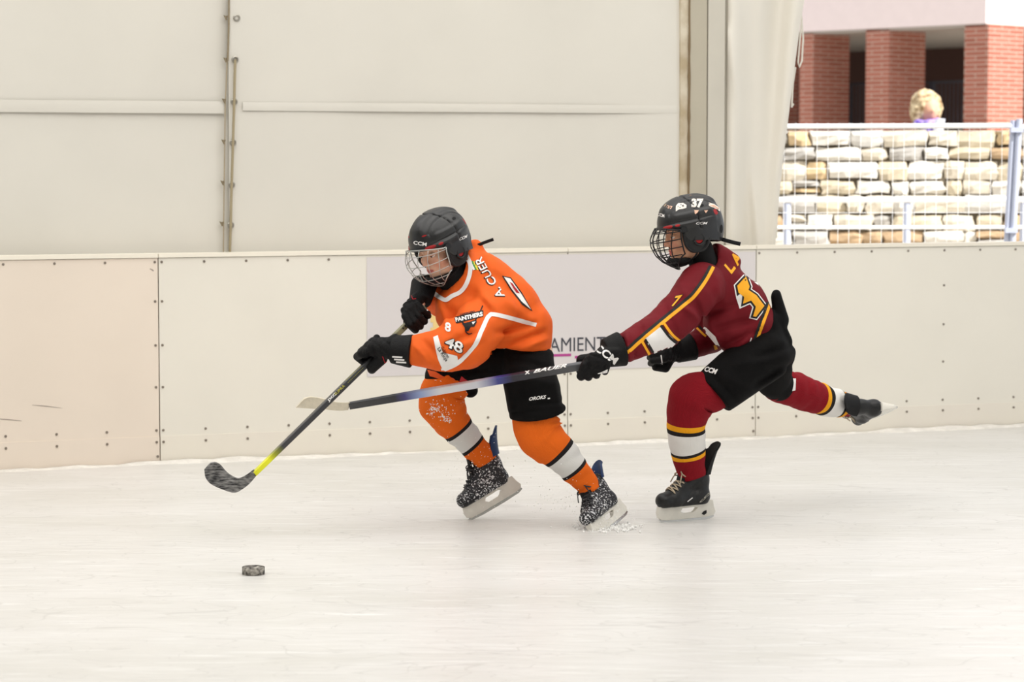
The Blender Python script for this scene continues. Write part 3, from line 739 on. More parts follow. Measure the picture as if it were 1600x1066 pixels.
# -- skate in local metres: x to the toe, z up, origin under the ankle on the boot's sole
def skate(M, s, parent, boot_m, lace_m, tongue_m, seed=1, loops=True, lean=0.0, guard_h=.225):
    def fn(p):
        d = cone(p, (-.028, 0, .038), (-.034 + lean * .5, 0, .10), .040, .036, (0, 1, 0), .82)
        d = smin(d, cone(p, (-.034 + lean * .5, 0, .10), (-.028 + lean, 0, .172), .036, .047, (0, 1, 0), .88), .02)
        d = smin(d, cone(p, (.0, 0, .11), (.085, 0, .052), .034, .031, (0, 1, 0), 1.0), .025)
        d = smin(d, cone(p, (-.03, 0, .03), (.09, 0, .028), .036, .036, (0, 1, 0), 1.05), .02)
        d = smin(d, cone(p, (.09, 0, .03), (.137, .004, .028), .036, .033, (0, 1, 0), 1.18), .015)
        d = d + .0018 * np.exp(-((p[:, 0] - .112) / .004) ** 2) + .0015 * np.exp(-((p[:, 2] - .012) / .003) ** 2)
        d = d + .0014 * np.exp(-((p[:, 0] + .3 * p[:, 2] - .02) / .004) ** 2) * (p[:, 2] > .03) + .0014 * np.exp(-((p[:, 0] + .9 * p[:, 2] - .075) / .004) ** 2)
        d = smax(d, -(p[:, 2] - .0 + .0 * p[:, 0]), .006)
        top = plane(p, (-.03 + lean, 0, .150), (-.30, 0, 1)); d = smax(d, top, .008)
        hole = cone(p, (-.026 + lean, 0, .138), (-.022 + lean, 0, .25), .030, .040, (0, 1, 0), .85)
        return smax(d, -hole, .006)
    bt = local_skin('skate_boot', M, s, fn, (-.1, -.07, -.01), (.19, .07, .21), .0045, boot_m, parent)
    # tendon guard rising behind the ankle
    g = []
    for i in range(9):
        t = i / 8; z = .12 + (guard_h - .12) * t; row = []
        for k in range(9):
            a = (k / 8 - .5) * 2.7 * (1 - .42 * t * t); R = .044 + .004 * t
            row.append(Vector((-.03 + lean - R * math.cos(a) - .018 * t * t - .03 * t, R * math.sin(a) * .95, z - .012 * abs(k / 4 - 1) ** 2 * (t > .8))))
        g.append(row)
    g = [[Vector(q) for q in to_world(M, [tuple(x) for x in r], s)] for r in g]
    sheet('tendon_guard', g, .007 * s, tongue_m, bt)
    # tongue
    g = []
    for i in range(8):
        t = i / 7; row = []
        for k in range(7):
            a = (k / 6 - .5) * 1.7; c = Vector((.045 - .042 * t + lean * t, 0, .098 + .105 * t)); row.append(c + Vector((.026 * math.cos(a) - .01 + .012 * t * t, .036 * math.sin(a), 0)))
        g.append([Vector(q) for q in to_world(M, [tuple(x) for x in row], s)])
    sheet('tongue', g, -.008 * s, m_pad, bt)
    # holder with its open window, and the steel
    out = [(-.078, .012), (-.083, -.012), (-.092, -.034), (-.086, -.046), (-.06, -.05), (.10, -.05), (.15, -.047), (.164, -.036), (.166, -.02), (.158, .004), (.13, .012), (.075, .012), (.062, .005), (.03, .004), (.0, .005), (-.018, .008), (-.024, .014)]
    hole = [(-.014, -.010), (.0, -.025), (.012, -.031), (.055, -.031), (.068, -.020), (.060, -.006), (.03, -.006), (.002, -.005)]
    v, f = outline_mesh([out, hole], .020, .002); v = np.stack([v[:, 0], -v[:, 2], v[:, 1]], 1)
    v[:, 1] *= np.interp(v[:, 2], [-.05, .012], [.45, 1.5])
    hd = obj('blade_holder', to_world(M, v, s), f, m_hold, parent, smooth=True, sharp=35)
    out = [(-.088, -.045), (-.09, -.054), (-.07, -.061), (.0, -.0635), (.10, -.062), (.15, -.057), (.163, -.046), (.15, -.045)]
    v, f = outline_mesh([out], .0035); v = np.stack([v[:, 0], -v[:, 2], v[:, 1]], 1); obj('steel_runner', to_world(M, v, s), f, m_steel, hd)
    # laces over the instep
    mb = MB(); L = lambda *q: Vector(to_world(M, [q], s)[0])
    tree = bvh_of(bt); A = Matrix(M).to_3x3()
    def onboot(x, y, z, off=.004):
        c = L(x - .02, 0, z - .035); p = L(x, y, z); d = (p - c).normalized(); h = tree.ray_cast(c + d * .3, -d)
        return (h[0] + d * off * s) if h[0] is not None else p
    rows = [(.020 + .014 * i + (.0 if i < 5 else .0), .132 - .013 * i) for i in range(7)]
    rows = [(.012 + .0142 * i, .136 - .0132 * i) for i in range(7)]
    for i, (x, z) in enumerate(rows):
        for sg in (-1, 1):
            x2, z2 = rows[min(i + 1, 6)]
            q = [onboot(x2 + (x - x2) * t + .012, sg * (.050 - .100 * t), z2 + (z - z2) * t + .012) for t in np.linspace(-.05, 1.05, 7)]
            mb.tube(q, .0032 * s, 6, flat=.7)
    if loops:
        c = onboot(rows[0][0] + .03, 0, rows[0][1] + .02, .008)
        for sg, dz in ((1, .01), (-1, .0)):
            q = [c + A @ Vector((.020 * math.sin(t) + .018 * math.sin(t / 2), sg * .035 * math.sin(t / 2), -.02 * (1 - math.cos(t)) * .5 + dz * math.sin(t))) * s for t in np.linspace(0, 2 * math.pi, 12)]
            mb.tube(q, .0026 * s, 6)
            q = [c + A @ Vector((.012 + .035 * t, sg * (.01 + .03 * t), -.045 * t * t)) * s for t in np.linspace(0, 1, 5)]
            mb.tube(q, .0024 * s, 6)
    mb.build('laces', lace_m, bt, smooth=True)
    return bt, hd

# -- glove: a padded hand whose five fingers close round the shaft at c
def glove(name, c, s_dir, n_dir, wrist, cuff_end, parent, m=None, rs=.014, scale=1.0, thumb=1, open_=0.0, extra=None, finger_w=.0242):
    """c: shaft centre in the grip; s_dir: along the shaft towards the thumb; n_dir: out of the back of the hand; wrist, cuff_end: world points"""
    s = s_dir.normalized(); w = (wrist - c); w = (w - s * w.dot(s) * .6).normalized()
    n = (n_dir - w * n_dir.dot(w)); n = (n - s * n.dot(s) * .5).normalized()
    k = scale; tips = []; chains = []
    for i in range(4):
        off = s * ((1.5 - i) * finger_w * k); ln = (.95, 1.06, 1.0, .82)[i]; r = (.0122, .0126, .0122, .0110)[i] * k
        kn = c + off + (w * -.006 + n * .040) * k
        p1 = c + off * 1.02 + (w * -.043 * ln + n * (.022 + .02 * open_)) * k
        p2 = c + off + (w * -.040 * ln + n * (-.018 + .03 * open_)) * k
        p3 = c + off * .96 + (w * (-.006) + n * -.034 * ln) * k
        chains.append([(kn, r * 1.12), (p1, r * 1.1), (p2, r), (p3, r * .88)])
    th = [(wrist * .55 + c * .45 + s * thumb * .03 * k - n * .004 * k, .02 * k), (c + s * thumb * .056 * k + w * .022 * k - n * .012 * k, .0175 * k), (c + s * thumb * .047 * k - w * .012 * k - n * .036 * k, .0145 * k)]
    back0 = c + (w * .002 + n * .036) * k
    hw = 2.0 * finger_w * k
    def fn(p):
        pal = cone(p, back0, wrist + n * .008 * k, .023 * k, .025 * k, s, hw / (.023 * k))
        pads = cone(p, back0 + (w * .018 + n * .010) * k, wrist * .8 + c * .2 + n * .027 * k, .016 * k, .019 * k, s, hw * .9 / (.016 * k))
        d = smin(pal, pads, .006)
        for ch in chains: d = smin(d, chain(p, ch), .0022)
        for j in range(3):            # stitched grooves across the padded back
            q = back0 + (wrist - back0) * (.18 + .3 * j) + n * .02 * k
            d = d + .0028 * np.exp(-((((p - A3(q)) @ A3(w)) / (.0035 * k)) ** 2)) * (((p - A3(c)) @ A3(n)) > .01)
        for j in (-1, 0, 1):
            d = d + .0022 * np.exp(-((((p - A3(c)) @ A3(s) - j * finger_w * k) / (.003 * k)) ** 2)) * (((p - A3(c)) @ A3(n)) > .02)
        d = smin(d, chain(p, th), .006)
        ax = (cuff_end - wrist).normalized()
        cf = cone(p, wrist - ax * .01, cuff_end, .045 * k, .056 * k, n, .86)
        cf = smax(cf, plane(p, cuff_end, ax), .006); cf = smax(cf, -cone(p, cuff_end - ax * .03, cuff_end + ax * .05, .033 * k, .04 * k, n, .82), .004)
        cf = smax(cf, plane(p, wrist - ax * .012, -ax), .006)
        d = smin(d, cf, .005)
        return d
    pts = [wrist, cuff_end, c] + [q for ch in chains for q, _ in ch] + [q for q, _ in th]
    lo, hi = bbox(pts, .065)
    return skin(name, fn, lo, hi, .0036, m or m_glove, parent, it=1)

# -- head, helmet and cage in local metres (x forward, y to the person's left, z up)
SK = mat('skin', '#e0b294', rough=.5, spec=.3)
nt, b = nodes_of(SK); at_ = nt.nodes.new('ShaderNodeVertexColor'); at_.layer_name = 'Col'; nt.links.new(at_.outputs[0], b.inputs['Base Color'])
b.inputs['Subsurface Weight'].default_value = .08; b.inputs['Subsurface Radius'].default_value = (.01, .004, .002)
m_eyew = mat('eye', '#e9e4df', rough=.2); m_iris = mat('iris', '#35251c', rough=.15); m_hair = mat('hair_brown', '#4a3322', rough=.7, bump=.5, bscale=180, stretch=(1, 1, .2))

def head_fn(p):
    d = ell(p, (-.012, 0, .042), (.094, .075, .092))
    d = smin(d, ell(p, (.030, 0, -.02), (.060, .058, .082)), .02)
    for sg in (-1, 1):
        d = smin(d, chain(p, [(Vector((-.005, sg * .052, -.035)), .018), (Vector((.04, sg * .034, -.075)), .016), (Vector((.072, sg * .008, -.083)), .017)]), .022)
        d = smin(d, ell(p, (.058, sg * .036, -.022), (.028, .024, .026)), .014)
        d = smin(d, chain(p, [(Vector((.083, sg * .012, .032)), .008), (Vector((.064, sg * .05, .030)), .009)]), .014)
        d = smax(d, -(np.linalg.norm(p - np.array((.099, sg * .031, .009)), axis=1) - .0155), .012)
        d = smin(d, np.linalg.norm((p - np.array((.1015, sg * .0095, -.0265))) / np.array((1, 1, .85)), axis=1) - .0072, .006)
        d = smin(d, ell(p, (-.008, sg * .077, -.004), (.018, .008, .030)), .005)
    d = smin(d, chain(p, [(Vector((.088, 0, .022)), .0075), (Vector((.100, 0, -.004)), .0085), (Vector((.110, 0, -.020)), .0095)]), .009)
    d = smin(d, ell(p, (.078, 0, -.055), (.022, .028, .022)), .012)
    d = smin(d, chain(p, [(Vector((.088, -.017, -.0535)), .0045), (Vector((.0985, 0, -.0485)), .0062), (Vector((.088, .017, -.0535)), .0045)]), .004)
    d = smin(d, chain(p, [(Vector((.087, -.014, -.0585)), .0045), (Vector((.0965, 0, -.061)), .0068), (Vector((.087, .014, -.0585)), .0045)]), .004)
    d = d + .002 * np.exp(-((p[:, 2] + .0548 + .25 * np.abs(p[:, 1]) * .15) / .0016) ** 2) * (np.abs(p[:, 1]) < .02) * (p[:, 0] > .08)
    d = smin(d, ell(p, (.078, 0, -.088), (.016, .018, .014)), .012)
    for sg in (-1, 1):                # lids half closed over the eyeballs
        e = np.linalg.norm(p - np.array((.080, sg * .031, .009)), axis=1) - .0142
        e = np.maximum(e, -(p[:, 2] - .0062)); d = smin(d, e, .002)
        e = np.linalg.norm(p - np.array((.080, sg * .031, .009)), axis=1) - .0138
        e = np.maximum(e, (p[:, 2] - .001)); d = smin(d, e, .002)
    return d

def head_color(q, base, brow):
    c = np.tile(np.array(lin(base)[:3]), (len(q), 1))
    def blend(col, w): 
        nonlocal c
        c = c * (1 - w[:, None]) + np.array(lin(col)[:3]) * w[:, None]
    x, y, z = q[:, 0], np.abs(q[:, 1]), q[:, 2]
    blend('#d98f7c', .55 * np.exp(-(((y - .038) / .02) ** 2 + ((z + .025) / .02) ** 2)) * (x > .02))
    blend('#d59480', .5 * np.exp(-((y / .014) ** 2 + ((z + .022) / .012) ** 2)) * (x > .09))
    blend('#c2605c', .9 * (1 / (1 + np.exp((((y / .021) ** 2 + ((z + .0555) / .0105) ** 2) - 1) * 9))) * (x > .08))
    blend('#6b2f2f', .7 * np.exp(-((z + .0548) / .0014) ** 2) * (y < .018) * (x > .08))
    a = np.clip((y - .012) / .045, 0, 1); bz = .0325 + .006 * np.sin(a * 3) - .004 * a
    blend(brow, .85 * np.exp(-((z - bz) / .0035) ** 4) * (y > .010) * (y < .055) * (x > .05))
    blend(brow, .8 * np.exp(-((z - .0075) / .0016) ** 2) * (np.abs(y - .031) < .014) * (x > .085))
    return np.concatenate([c, np.ones((len(q), 1))], 1)

def edge_z(ph):                       # lower rim of the helmet shell by azimuth from the front
    a = np.abs(ph)
    return np.interp(a, [0, .75, 1.05, 1.25, 1.75, 2.1, 2.6, 3.15], [.043, .040, .020, -.018, -.030, -.040, -.052, -.055])

def shell_point(ph, t, grow=0.0):     # t 0 at the crown, 1 at the rim
    z0 = .045; ze = edge_z(ph)
    lat = math.pi / 2 * (1 - t) if True else 0
    rx, ry, rz = .136 + grow, .108 + grow, .112 + grow
    if t < .72:
        la = math.pi / 2 * (1 - t / .72); zz = z0 + rz * math.sin(la) ** .92; rr = math.cos(la) ** .86
    else:
        k = (t - .72) / .28; zz = z0 + (ze - z0) * k; rr = 1 - .035 * k * k
        if abs(ph) > 2.3: rr -= .13 * k * k
    x = rx * rr * math.cos(ph); y = ry * rr * math.sin(ph)
    if x < 0: x *= 1.02
    return Vector((-.008 + x, y, zz))

def helmet(M, s, parent, cage_m, kind):
    root = None
    NU, NT = 144, 64; V = []
    def relief(ph, t):
            ph = (ph + math.pi) % (2 * math.pi) - math.pi; a = abs(ph); g = 0
            sm = lambda e0, e1, x: max(0, min(1, (x - e0) / (e1 - e0)))
            z = shell_point(ph, t).z
            # raised centre ridge, side panels, brow band and the joint of front and rear shells
            yy = shell_point(ph, t).y; xx = shell_point(ph, t).x
            g += .007 * (1 - sm(.028, .040, abs(yy))) * sm(.10, .12, z) * (1 - .3 * sm(.02, .1, xx))
            g += .005 * sm(.058, .050, z) * sm(1.9, 1.3, a)
            g += .004 * sm(.075, .085, abs(yy)) * sm(.03, .05, z) * sm(.1, .09, z)
            jl = xx - (.018 - .35 * abs(yy)); g -= .0065 * math.exp(-(jl / .0032) ** 2) * (1 if z > .02 else 0)
            g -= .005 * math.exp(-((z - .062) / .0035) ** 2) * sm(.6, .9, a) * sm(2.4, 2.1, a)
            g -= .005 * math.exp(-((abs(yy) - .062) / .003) ** 2) * (1 if (z > .07 and xx < .09) else 0)
            g += .004 * sm(2.2, 2.5, a) * sm(.06, .0, z)
            return g
    for j in range(NT + 1):
        for i in range(NU):
            ph = -math.pi + 2 * math.pi * i / NU; V.append(shell_point(ph, j / NT, relief(ph, j / NT)))
    F = []
    for j in range(NT):
        for i in range(NU): F.append((j * NU + i, (j + 1) * NU + i, (j + 1) * NU + (i + 1) % NU, j * NU + (i + 1) % NU))
    b0 = len(V)                        # inner liner
    for j in range(0, NT + 1, 4):
        for i in range(NU): 
            ph = -math.pi + 2 * math.pi * i / NU; V.append(shell_point(ph, j / NT, -.016))
    nj = NT // 4
    for j in range(nj):
        for i in range(NU): F.append((b0 + j * NU + (i + 1) % NU, b0 + (j + 1) * NU + (i + 1) % NU, b0 + (j + 1) * NU + i, b0 + j * NU + i))
    for i in range(NU): F.append((NT * NU + i, b0 + nj * NU + i, b0 + nj * NU + (i + 1) % NU, NT * NU + (i + 1) % NU))
    sh = obj('helmet', to_world(M, [tuple(v) for v in V], s), F, m_shell, parent, smooth=True, sharp=60)
    L = lambda q: Vector(to_world(M, [tuple(q)], s)[0])
    # vents
    mats_v = m_vent
    for sg in (-1, 1):
        for (ph, t, du, dt, m) in ((.62, .70, .20, .022, m_vent), (.66, .765, .17, .020, m_vent), (.98, .70, .08, .018, m_vent), (2.35, .62, .13, .05, m_vent), (2.5, .86, .10, .05, m_pad), (1.9, .45, .10, .03, m_pad)) + (((.5, .50, .1, .012, m_vent),) if kind == 'silver' else ()):
            g = []
            for a in range(6):
                row = []
                for b_ in range(6):
                    x, y = a / 2.5 - 1, b_ / 2.5 - 1
                    x2, y2 = x * math.sqrt(1 - y * y / 2), y * math.sqrt(1 - x * x / 2)
                    row.append(L(shell_point(sg * (ph + du * x2), t + dt * y2, relief(sg * (ph + du * x2), t + dt * y2) + .0005)))
                g.append(row if sg > 0 else row[::-1])
            sheet('vent', g, .0012, m, sh)
    # ear guard, J-clip and strap on both sides
    for sg in (-1, 1):
        mb = MB(); q = [(.052, .094, .02), (.050, .088, -.03), (.030, .082, -.062), (-.005, .083, -.066), (-.035, .088, -.05), (-.05, .094, -.02)]
        pts = catmull([(x, y * sg, z) for x, y, z in q], 4); mb.tube([L(p) for p in pts], .010 * s, 8, flat=.8)
        mb.build('ear_guard', m_shell2, sh, smooth=True)
        g = []
        for a in range(9):
            row = []
            for b_ in range(9):
                k = b_ / 8; xa = -.062 + .026 * k - .0 * k; xb = .060 - .012 * k - .026 * max(0, k - .45) / .55
                x = xa + (xb - xa) * a / 8; row.append(L((x, sg * (.1005 - .016 * k - .010 * ((x - .0) / .06) ** 2), .008 - .082 * k + .012 * k * abs(a / 4 - 1) ** 2)))
            g.append(row if sg > 0 else row[::-1])
        sheet('side_guard', g, .006 * s, m_shell2, sh)
        mb = MB(); R = [(-.004 + .021 * math.cos(t), (.103) * sg, -.022 + .024 * math.sin(t)) for t in np.linspace(0, 2 * math.pi, 16)]
        mb.tube([L(p) for p in R], .006 * s, 6); mb.build('ear_ring', m_shell2, sh, smooth=True)
        mb = MB(); mb.tube([L((-.004, .098 * sg, -.022)), L((-.004, .1035 * sg, -.022))], [.017 * s, .015 * s], 14); mb.build('ear_pad', m_vent, sh)
        mb = MB(); q = catmull([(.0, .088 * sg, -.06), (.02, .072 * sg, -.09), (.055, .04 * sg, -.108), (.075, .0, -.112)], 5); mb.tube([L(p) for p in q], .008 * s, 6, flat=.35); mb.build('chin_strap', m_pad, sh)
        mb = MB(); mb.box(L((.050, .104 * sg, .030)), .026 * s, .008 * s, .022 * s, *[Matrix(M).to_3x3() @ Vector(a) for a in ((1, 0, 0), (0, 1, 0), (0, 0, 1))]); mb.build('cage_clip', m_shell2, sh)
    # cage
    cg = MB()
    def cp(ph, z):
        k = (.055 - z) / .185; bulge = float(np.interp(z, [-.135, -.115, -.09, -.06, -.02, .01, .03, .055], [.066, .098, .130, .153, .166, .163, .150, .128]))
        wid = .112 - .034 * max(0, k - .40) * 1.6
        e = .72
        cx = abs(math.cos(ph)) ** e * (1 if math.cos(ph) > 0 else -1); sy = abs(math.sin(ph)) ** .9 * (1 if math.sin(ph) > 0 else -1)
        return Vector((.004 + bulge * cx, wid * sy, z))
    top = lambda ph: .052 - .02 * min(1, abs(ph) / 1.2) ** 2
    bot = lambda ph: -.132 + .064 * min(1, abs(ph) / 1.25) ** 1.9
    r1, r2 = (.0031, .0022) if kind == 'black' else (.0026, .0016)
    PH = np.linspace(-1.28, 1.28, 33)
    for f_ in (top, bot): cg.tube([L(cp(p, f_(p))) for p in PH], r1 * s, 6)
    for sg in (-1, 1): cg.tube([L(cp(sg * 1.28, z)) for z in np.linspace(top(1.28), bot(1.28), 8)], r1 * s, 6)
    for z in ((.026, -.004, -.036, -.068, -.098, -.118) if kind == 'black' else (.024, -.010, -.046, -.080, -.110)):
        q = [p for p in PH if bot(p) < z < top(p) + .002]; cg.tube([L(cp(p, z + (.006 * math.cos(p * 1.2) if z > 0 else 0))) for p in q], r2 * s, 6)
    for ph in ((-1.02, -.72, -.42, -.14, .14, .42, .72, 1.02) if kind == 'black' else (-1.0, -.6, -.2, .2, .6, 1.0)): cg.tube([L(cp(ph * (1 - .25 * max(0, (.0 - z) / .12)), z)) for z in np.linspace(top(ph), bot(ph * .8), 14)], r2 * s, 6)
    cgo = cg.build('face_cage', cage_m, sh, smooth=True)
    cc = local_skin('chin_cup', M, s, lambda p: smax(ell(p, (.062, 0, -.094), (.058, .058, .030)), -ell(p, (.045, 0, -.066), (.062, .056, .042)), .006), (-.01, -.08, -.14), (.14, .08, -.05), .006, m_pad, sh)
    return sh

def face_extras(M, s, body, gaze=(1, 0, -.25)):
    for sg in (-1, 1):
        c = Vector((.080, sg * .031, .009)); mb = MB(); g = Vector(gaze).normalized(); N = 12
        def ball(cn, r, ax, cap, m, name):
            a = ax.orthogonal().normalized(); b_ = ax.cross(a); V = [cn + ax * r]; F = []
            R = [cn + ax * (r * math.cos(t)) + (a * math.cos(2 * math.pi * k / N) + b_ * math.sin(2 * math.pi * k / N)) * (r * math.sin(t)) for t in np.linspace(cap / 8, cap, 8) for k in range(N)]
            V += R
            for k in range(N): F.append((0, 1 + k, 1 + (k + 1) % N))
            for j in range(7):
                for k in range(N): F.append((1 + j * N + k, 1 + (j + 1) * N + k, 1 + (j + 1) * N + (k + 1) % N, 1 + j * N + (k + 1) % N))
            obj(name, to_world(M, [tuple(v) for v in V], s), F, m, body, smooth=True)
        ball(c, .0122, g, 3.0, m_eyew, 'eyeball'); ball(c, .0126, g, .5, m_iris, 'iris')

def person_body(name, M, s, limbs, parent, base='#e3b496', brow='#5b4030', res_far=.013):
    """one continuous skin: head, neck, trunk, arms and legs; the grid is finer round the head"""
    R = np.array(M)[:3, :3]; O = np.array(M)[:3, 3]
    def fn(p):
        q = ((p - O) @ R) / s
        near = np.linalg.norm(q, axis=1) < .4
        d = np.full(len(p), 1.0); 
        if near.any(): d[near] = head_fn(q[near]) * s
        far_ = ~near; d[far_] = np.linalg.norm(p[far_] - O, axis=1) - .12
        e = None
        for ch in limbs:
            x = chain(p, ch); e = x if e is None else smin(e, x, .02)
        return smin(d, e, .018)
    pts = [q for ch in limbs for q, _ in ch]; lo, hi = bbox(pts + [Vector(O)], .16)
    axes = []
    for i in range(3):
        a = list(np.arange(lo[i], O[i] - .15, res_far)) + list(np.arange(O[i] - .15, O[i] + .15, .0034)) + list(np.arange(O[i] + .15, hi[i] + res_far, res_far)); axes.append(np.array(sorted(a)))
    V, F = nets(fn, lo, hi, res_far, axes); V = relax(V, F, 1, .3)
    o = obj(name, V, F, SK, parent, smooth=True)
    q = ((V - O) @ R) / s; c = head_color(q, base, brow)
    ca = o.data.color_attributes.new('Col', 'FLOAT_COLOR', 'POINT'); ca.data.foreach_set('color', c.astype(np.float32).ravel())
    return o

# -- stick: shaft, then a curved blade
def stick_shaft(name, a, b, wdt, thk, ref, m, parent):
    t = (b - a).normalized(); x = (ref - t * ref.dot(t)).normalized(); y = t.cross(x); c = .0025
    prof = [(-wdt / 2 + c, -thk / 2), (wdt / 2 - c, -thk / 2), (wdt / 2, -thk / 2 + c), (wdt / 2, thk / 2 - c), (wdt / 2 - c, thk / 2), (-wdt / 2 + c, thk / 2), (-wdt / 2, thk / 2 - c), (-wdt / 2, -thk / 2 + c)]
    V = []; n = 24
    for i in range(n + 1):
        k = i / n; p = a + (b - a) * k; sc = 1 - .12 * max(0, (k - .7) / .3)
        V += [p + x * (u * sc) + y * (v * sc) for u, v in prof]
    F = [(i * 8 + k, i * 8 + (k + 1) % 8, (i + 1) * 8 + (k + 1) % 8, (i + 1) * 8 + k) for i in range(n) for k in range(8)] + [tuple(reversed(range(8))), tuple(range(n * 8, n * 8 + 8))]
    return obj(name, V, F, m, parent, smooth=True, sharp=30)

def shaft_ramp(name, stops, rough=.35):
    m = mat(name, '#222222', rough=rough, spec=.5); nt, b = nodes_of(m)
    at_ = nt.nodes.new('ShaderNodeAttribute'); at_.attribute_name = 'along'; cr = nt.nodes.new('ShaderNodeValToRGB'); e = cr.color_ramp.elements
    while len(e) < len(stops): e.new(.5)
    for q, (p, c) in zip(e, stops): q.position = p; q.color = lin(c)
    nt.links.new(at_.outputs['Fac'], cr.inputs[0]); nt.links.new(cr.outputs[0], b.inputs['Base Color']); return m

def along(o, n=24):
    o.data.attributes.new('along', 'FLOAT', 'POINT').data.foreach_set('value', [i / n for i in range(n + 1) for _ in range(8)])

def blade(name, top, bot, w0, w1, bulge, m, parent, thick=.009):
    T = catmull([(a, b, 0) for a, b in top], 4); B = catmull([(a, b, 0) for a, b in bot], 4); n = 26; g = []
    def samp(C, t):
        L = np.concatenate([[0], np.cumsum(np.linalg.norm(np.diff(C, axis=0), axis=1))]); L /= L[-1]
        return np.array([np.interp(t, L, C[:, i]) for i in range(2)])
    for i in range(n + 1):
        t = i / n; a, b = samp(T, t), samp(B, t); w = w0 + (w1 - w0) * t + bulge * math.sin(t * math.pi)
        row = []
        for k in range(7):
            q = a + (b - a) * k / 6; row.append(P(q[0], q[1], w + 2.0 * (k / 6 - .5)))
        g.append(row)
    return sheet(name, g, thick, m, parent)

# ================================================================== skater in orange
OR = tag(empty('person', Vector((P(835, 600, 10).x, P(835, 600, 10).y, 0))), 'young skater in orange jersey and black helmet with silver cage, stick out low', 'person')
MH = px_frame(P(689, 389, -20), Vector((-.66, -.68, -.40)), Vector((-.10, 0, 1)))
SH = .93
MF1 = px_frame(P(776, 764, 50), V3(-78, 46, -12), V3(-47, -80, 8))
MF2 = px_frame(P(951, 797, -24), V3(-50, 28, -76), V3(-50, -76, 14))
def IN(M, x, z): return Vector(to_world(M, [(x, 0, z)], .95)[0])
limbs = [
    [(P(832, 548, 12), .075), (P(745, 462, 10), .085), (P(716, 440, 4), .048), (P(700, 415, -6), .045)],
    [(P(745, 465, 0), .05), (P(770, 487, -30), .042), (P(727, 538, -75), .036), (P(640, 548, -92), .026), (P(606, 549, -90), .024)],
    [(P(735, 445, 20), .05), (P(702, 436, 45), .042), (P(684, 462, 55), .034), (P(660, 455, 0), .026), (P(654, 480, -30), .022)],
    [(P(832, 552, 0), .07), (P(838, 660, -38), .058), (P(872, 702, -40), .045), (P(914, 752, -26), .030), (IN(MF2, -.025, .12), .024), (IN(MF2, -.03, .05), .022), (IN(MF2, .08, .03), .016)],
    [(P(815, 552, 25), .06), (P(748, 570, 33), .036), (P(698, 606, 32), .05), (P(716, 664, 40), .045), (P(752, 708, 49), .030), (IN(MF1, -.025, .12), .024), (IN(MF1, -.03, .05), .022), (IN(MF1, .08, .03), .016)]]
body1 = person_body('body', MH, SH, limbs, OR, base='#e6b79b', brow='#6b4d3a')
face_extras(MH, SH, body1, gaze=(1, .10, -.35))
helm1 = helmet(MH, SH, OR, m_silver, 'silver')

# neck guard and teal undershirt collar
def ng(p):
    d = chain(p, [(P(722, 446, 4), .068), (P(708, 432, -2), .064), (P(700, 415, -5), .058)]); return d
lo, hi = bbox([P(722, 446, 4), P(700, 415, -5)], .09)
ngo = skin('neck_guard', ng, lo, hi, .006, m_pad, OR)

lay_poly('undershirt_collar', [(705, 453), (716, 441), (729, 423), (729, 435), (717, 449)], bvh_of(ngo), mat('teal_cloth', '#1d7d94', rough=.8), ngo)

# jersey
jf = [(752, 400, 764, 440, 6, -1.6), (790, 470, 846, 512, 7, 1.2), (776, 520, 838, 505, 5, -2.6), (790, 540, 850, 518, 4, -2.2), (815, 545, 856, 530, 4, 1.6),
      (764, 505, 742, 548, 8, 2.0), (700, 540, 740, 520, 6, -2.4), (712, 562, 752, 536, 5, -2.0), (660, 532, 690, 562, 5, -1.6), (648, 540, 672, 570, 4, 1.4),
      (700, 480, 735, 530, 8, -1.4), (685, 470, 700, 512, 5, 1.5), (745, 445, 770, 480, 9, 1.6), (775, 430, 812, 470, 6, -1.2), (752, 470, 770, 492, 6, -2.0), (730, 470, 720, 520, 7, 1.2)]
def j1(p):
    d = chain(p, [(P(815, 540, 2), 45 / PXM), (P(818, 510, 4), 44 / PXM), (P(792, 484, 8), 54 / PXM), (P(748, 448, 10), 55 / PXM), (P(733, 436, 8), 44 / PXM)])
    d = smin(d, chain(p, [(P(722, 488, -8), 42 / PXM), (P(790, 520, -5), 40 / PXM)]), .03)
    d = smin(d, cone(p, P(742, 388, 22), P(748, 420, 20), 14 / PXM, 22 / PXM), .02)
    d = smin(d, chain(p, [(P(772, 486, -36), 36 / PXM), (P(728, 534, -82), 43 / PXM), (P(688, 547, -92), 33 / PXM), (P(625, 548, -96), 19 / PXM)]), .022)
    d = smin(d, chain(p, [(P(712, 436, 42), 34 / PXM), (P(690, 468, 50), 28 / PXM), (P(661, 452, 2), 21 / PXM)]), .02)
    d = smax(d, plane(p, P(639, 548, -95), V3(-40, -4, -2)), .006)
    hem = smin(plane(p, P(820, 545, 0), V3(-2, 40, 0)), plane(p, P(768, 550, 0), V3(40, -14, 0)), .01)
    d = smax(d, hem, .006)
    d = smax(d, -cone(p, P(712, 440, 0), P(688, 396, -20), 24 / PXM, 42 / PXM), .008)
    d = smax(d, -cone(p, P(628, 548, -96), P(650, 548, -94), 15 / PXM, 15 / PXM), .004)
    d = d - folds(p, jf) - .005 * wrinkle(p, 26, 3) - .0036 * wrinkle(p, 60, 5) - .0012 * wrinkle(p, 120, 6)
    return d
lo, hi = bbox([P(628, 372, -140), P(865, 590, 85)], .03)
jer1 = skin('jersey', j1, lo, hi, .0062, m_or, OR)
t1 = bvh_of(jer1)
lay_strip('collar', [(729, 400), (735, 414), (734, 430), (728, 446), (719, 457), (707, 463), (697, 469), (687, 465), (676, 457)], 6.5, t1, m_white, jer1, off=.003)
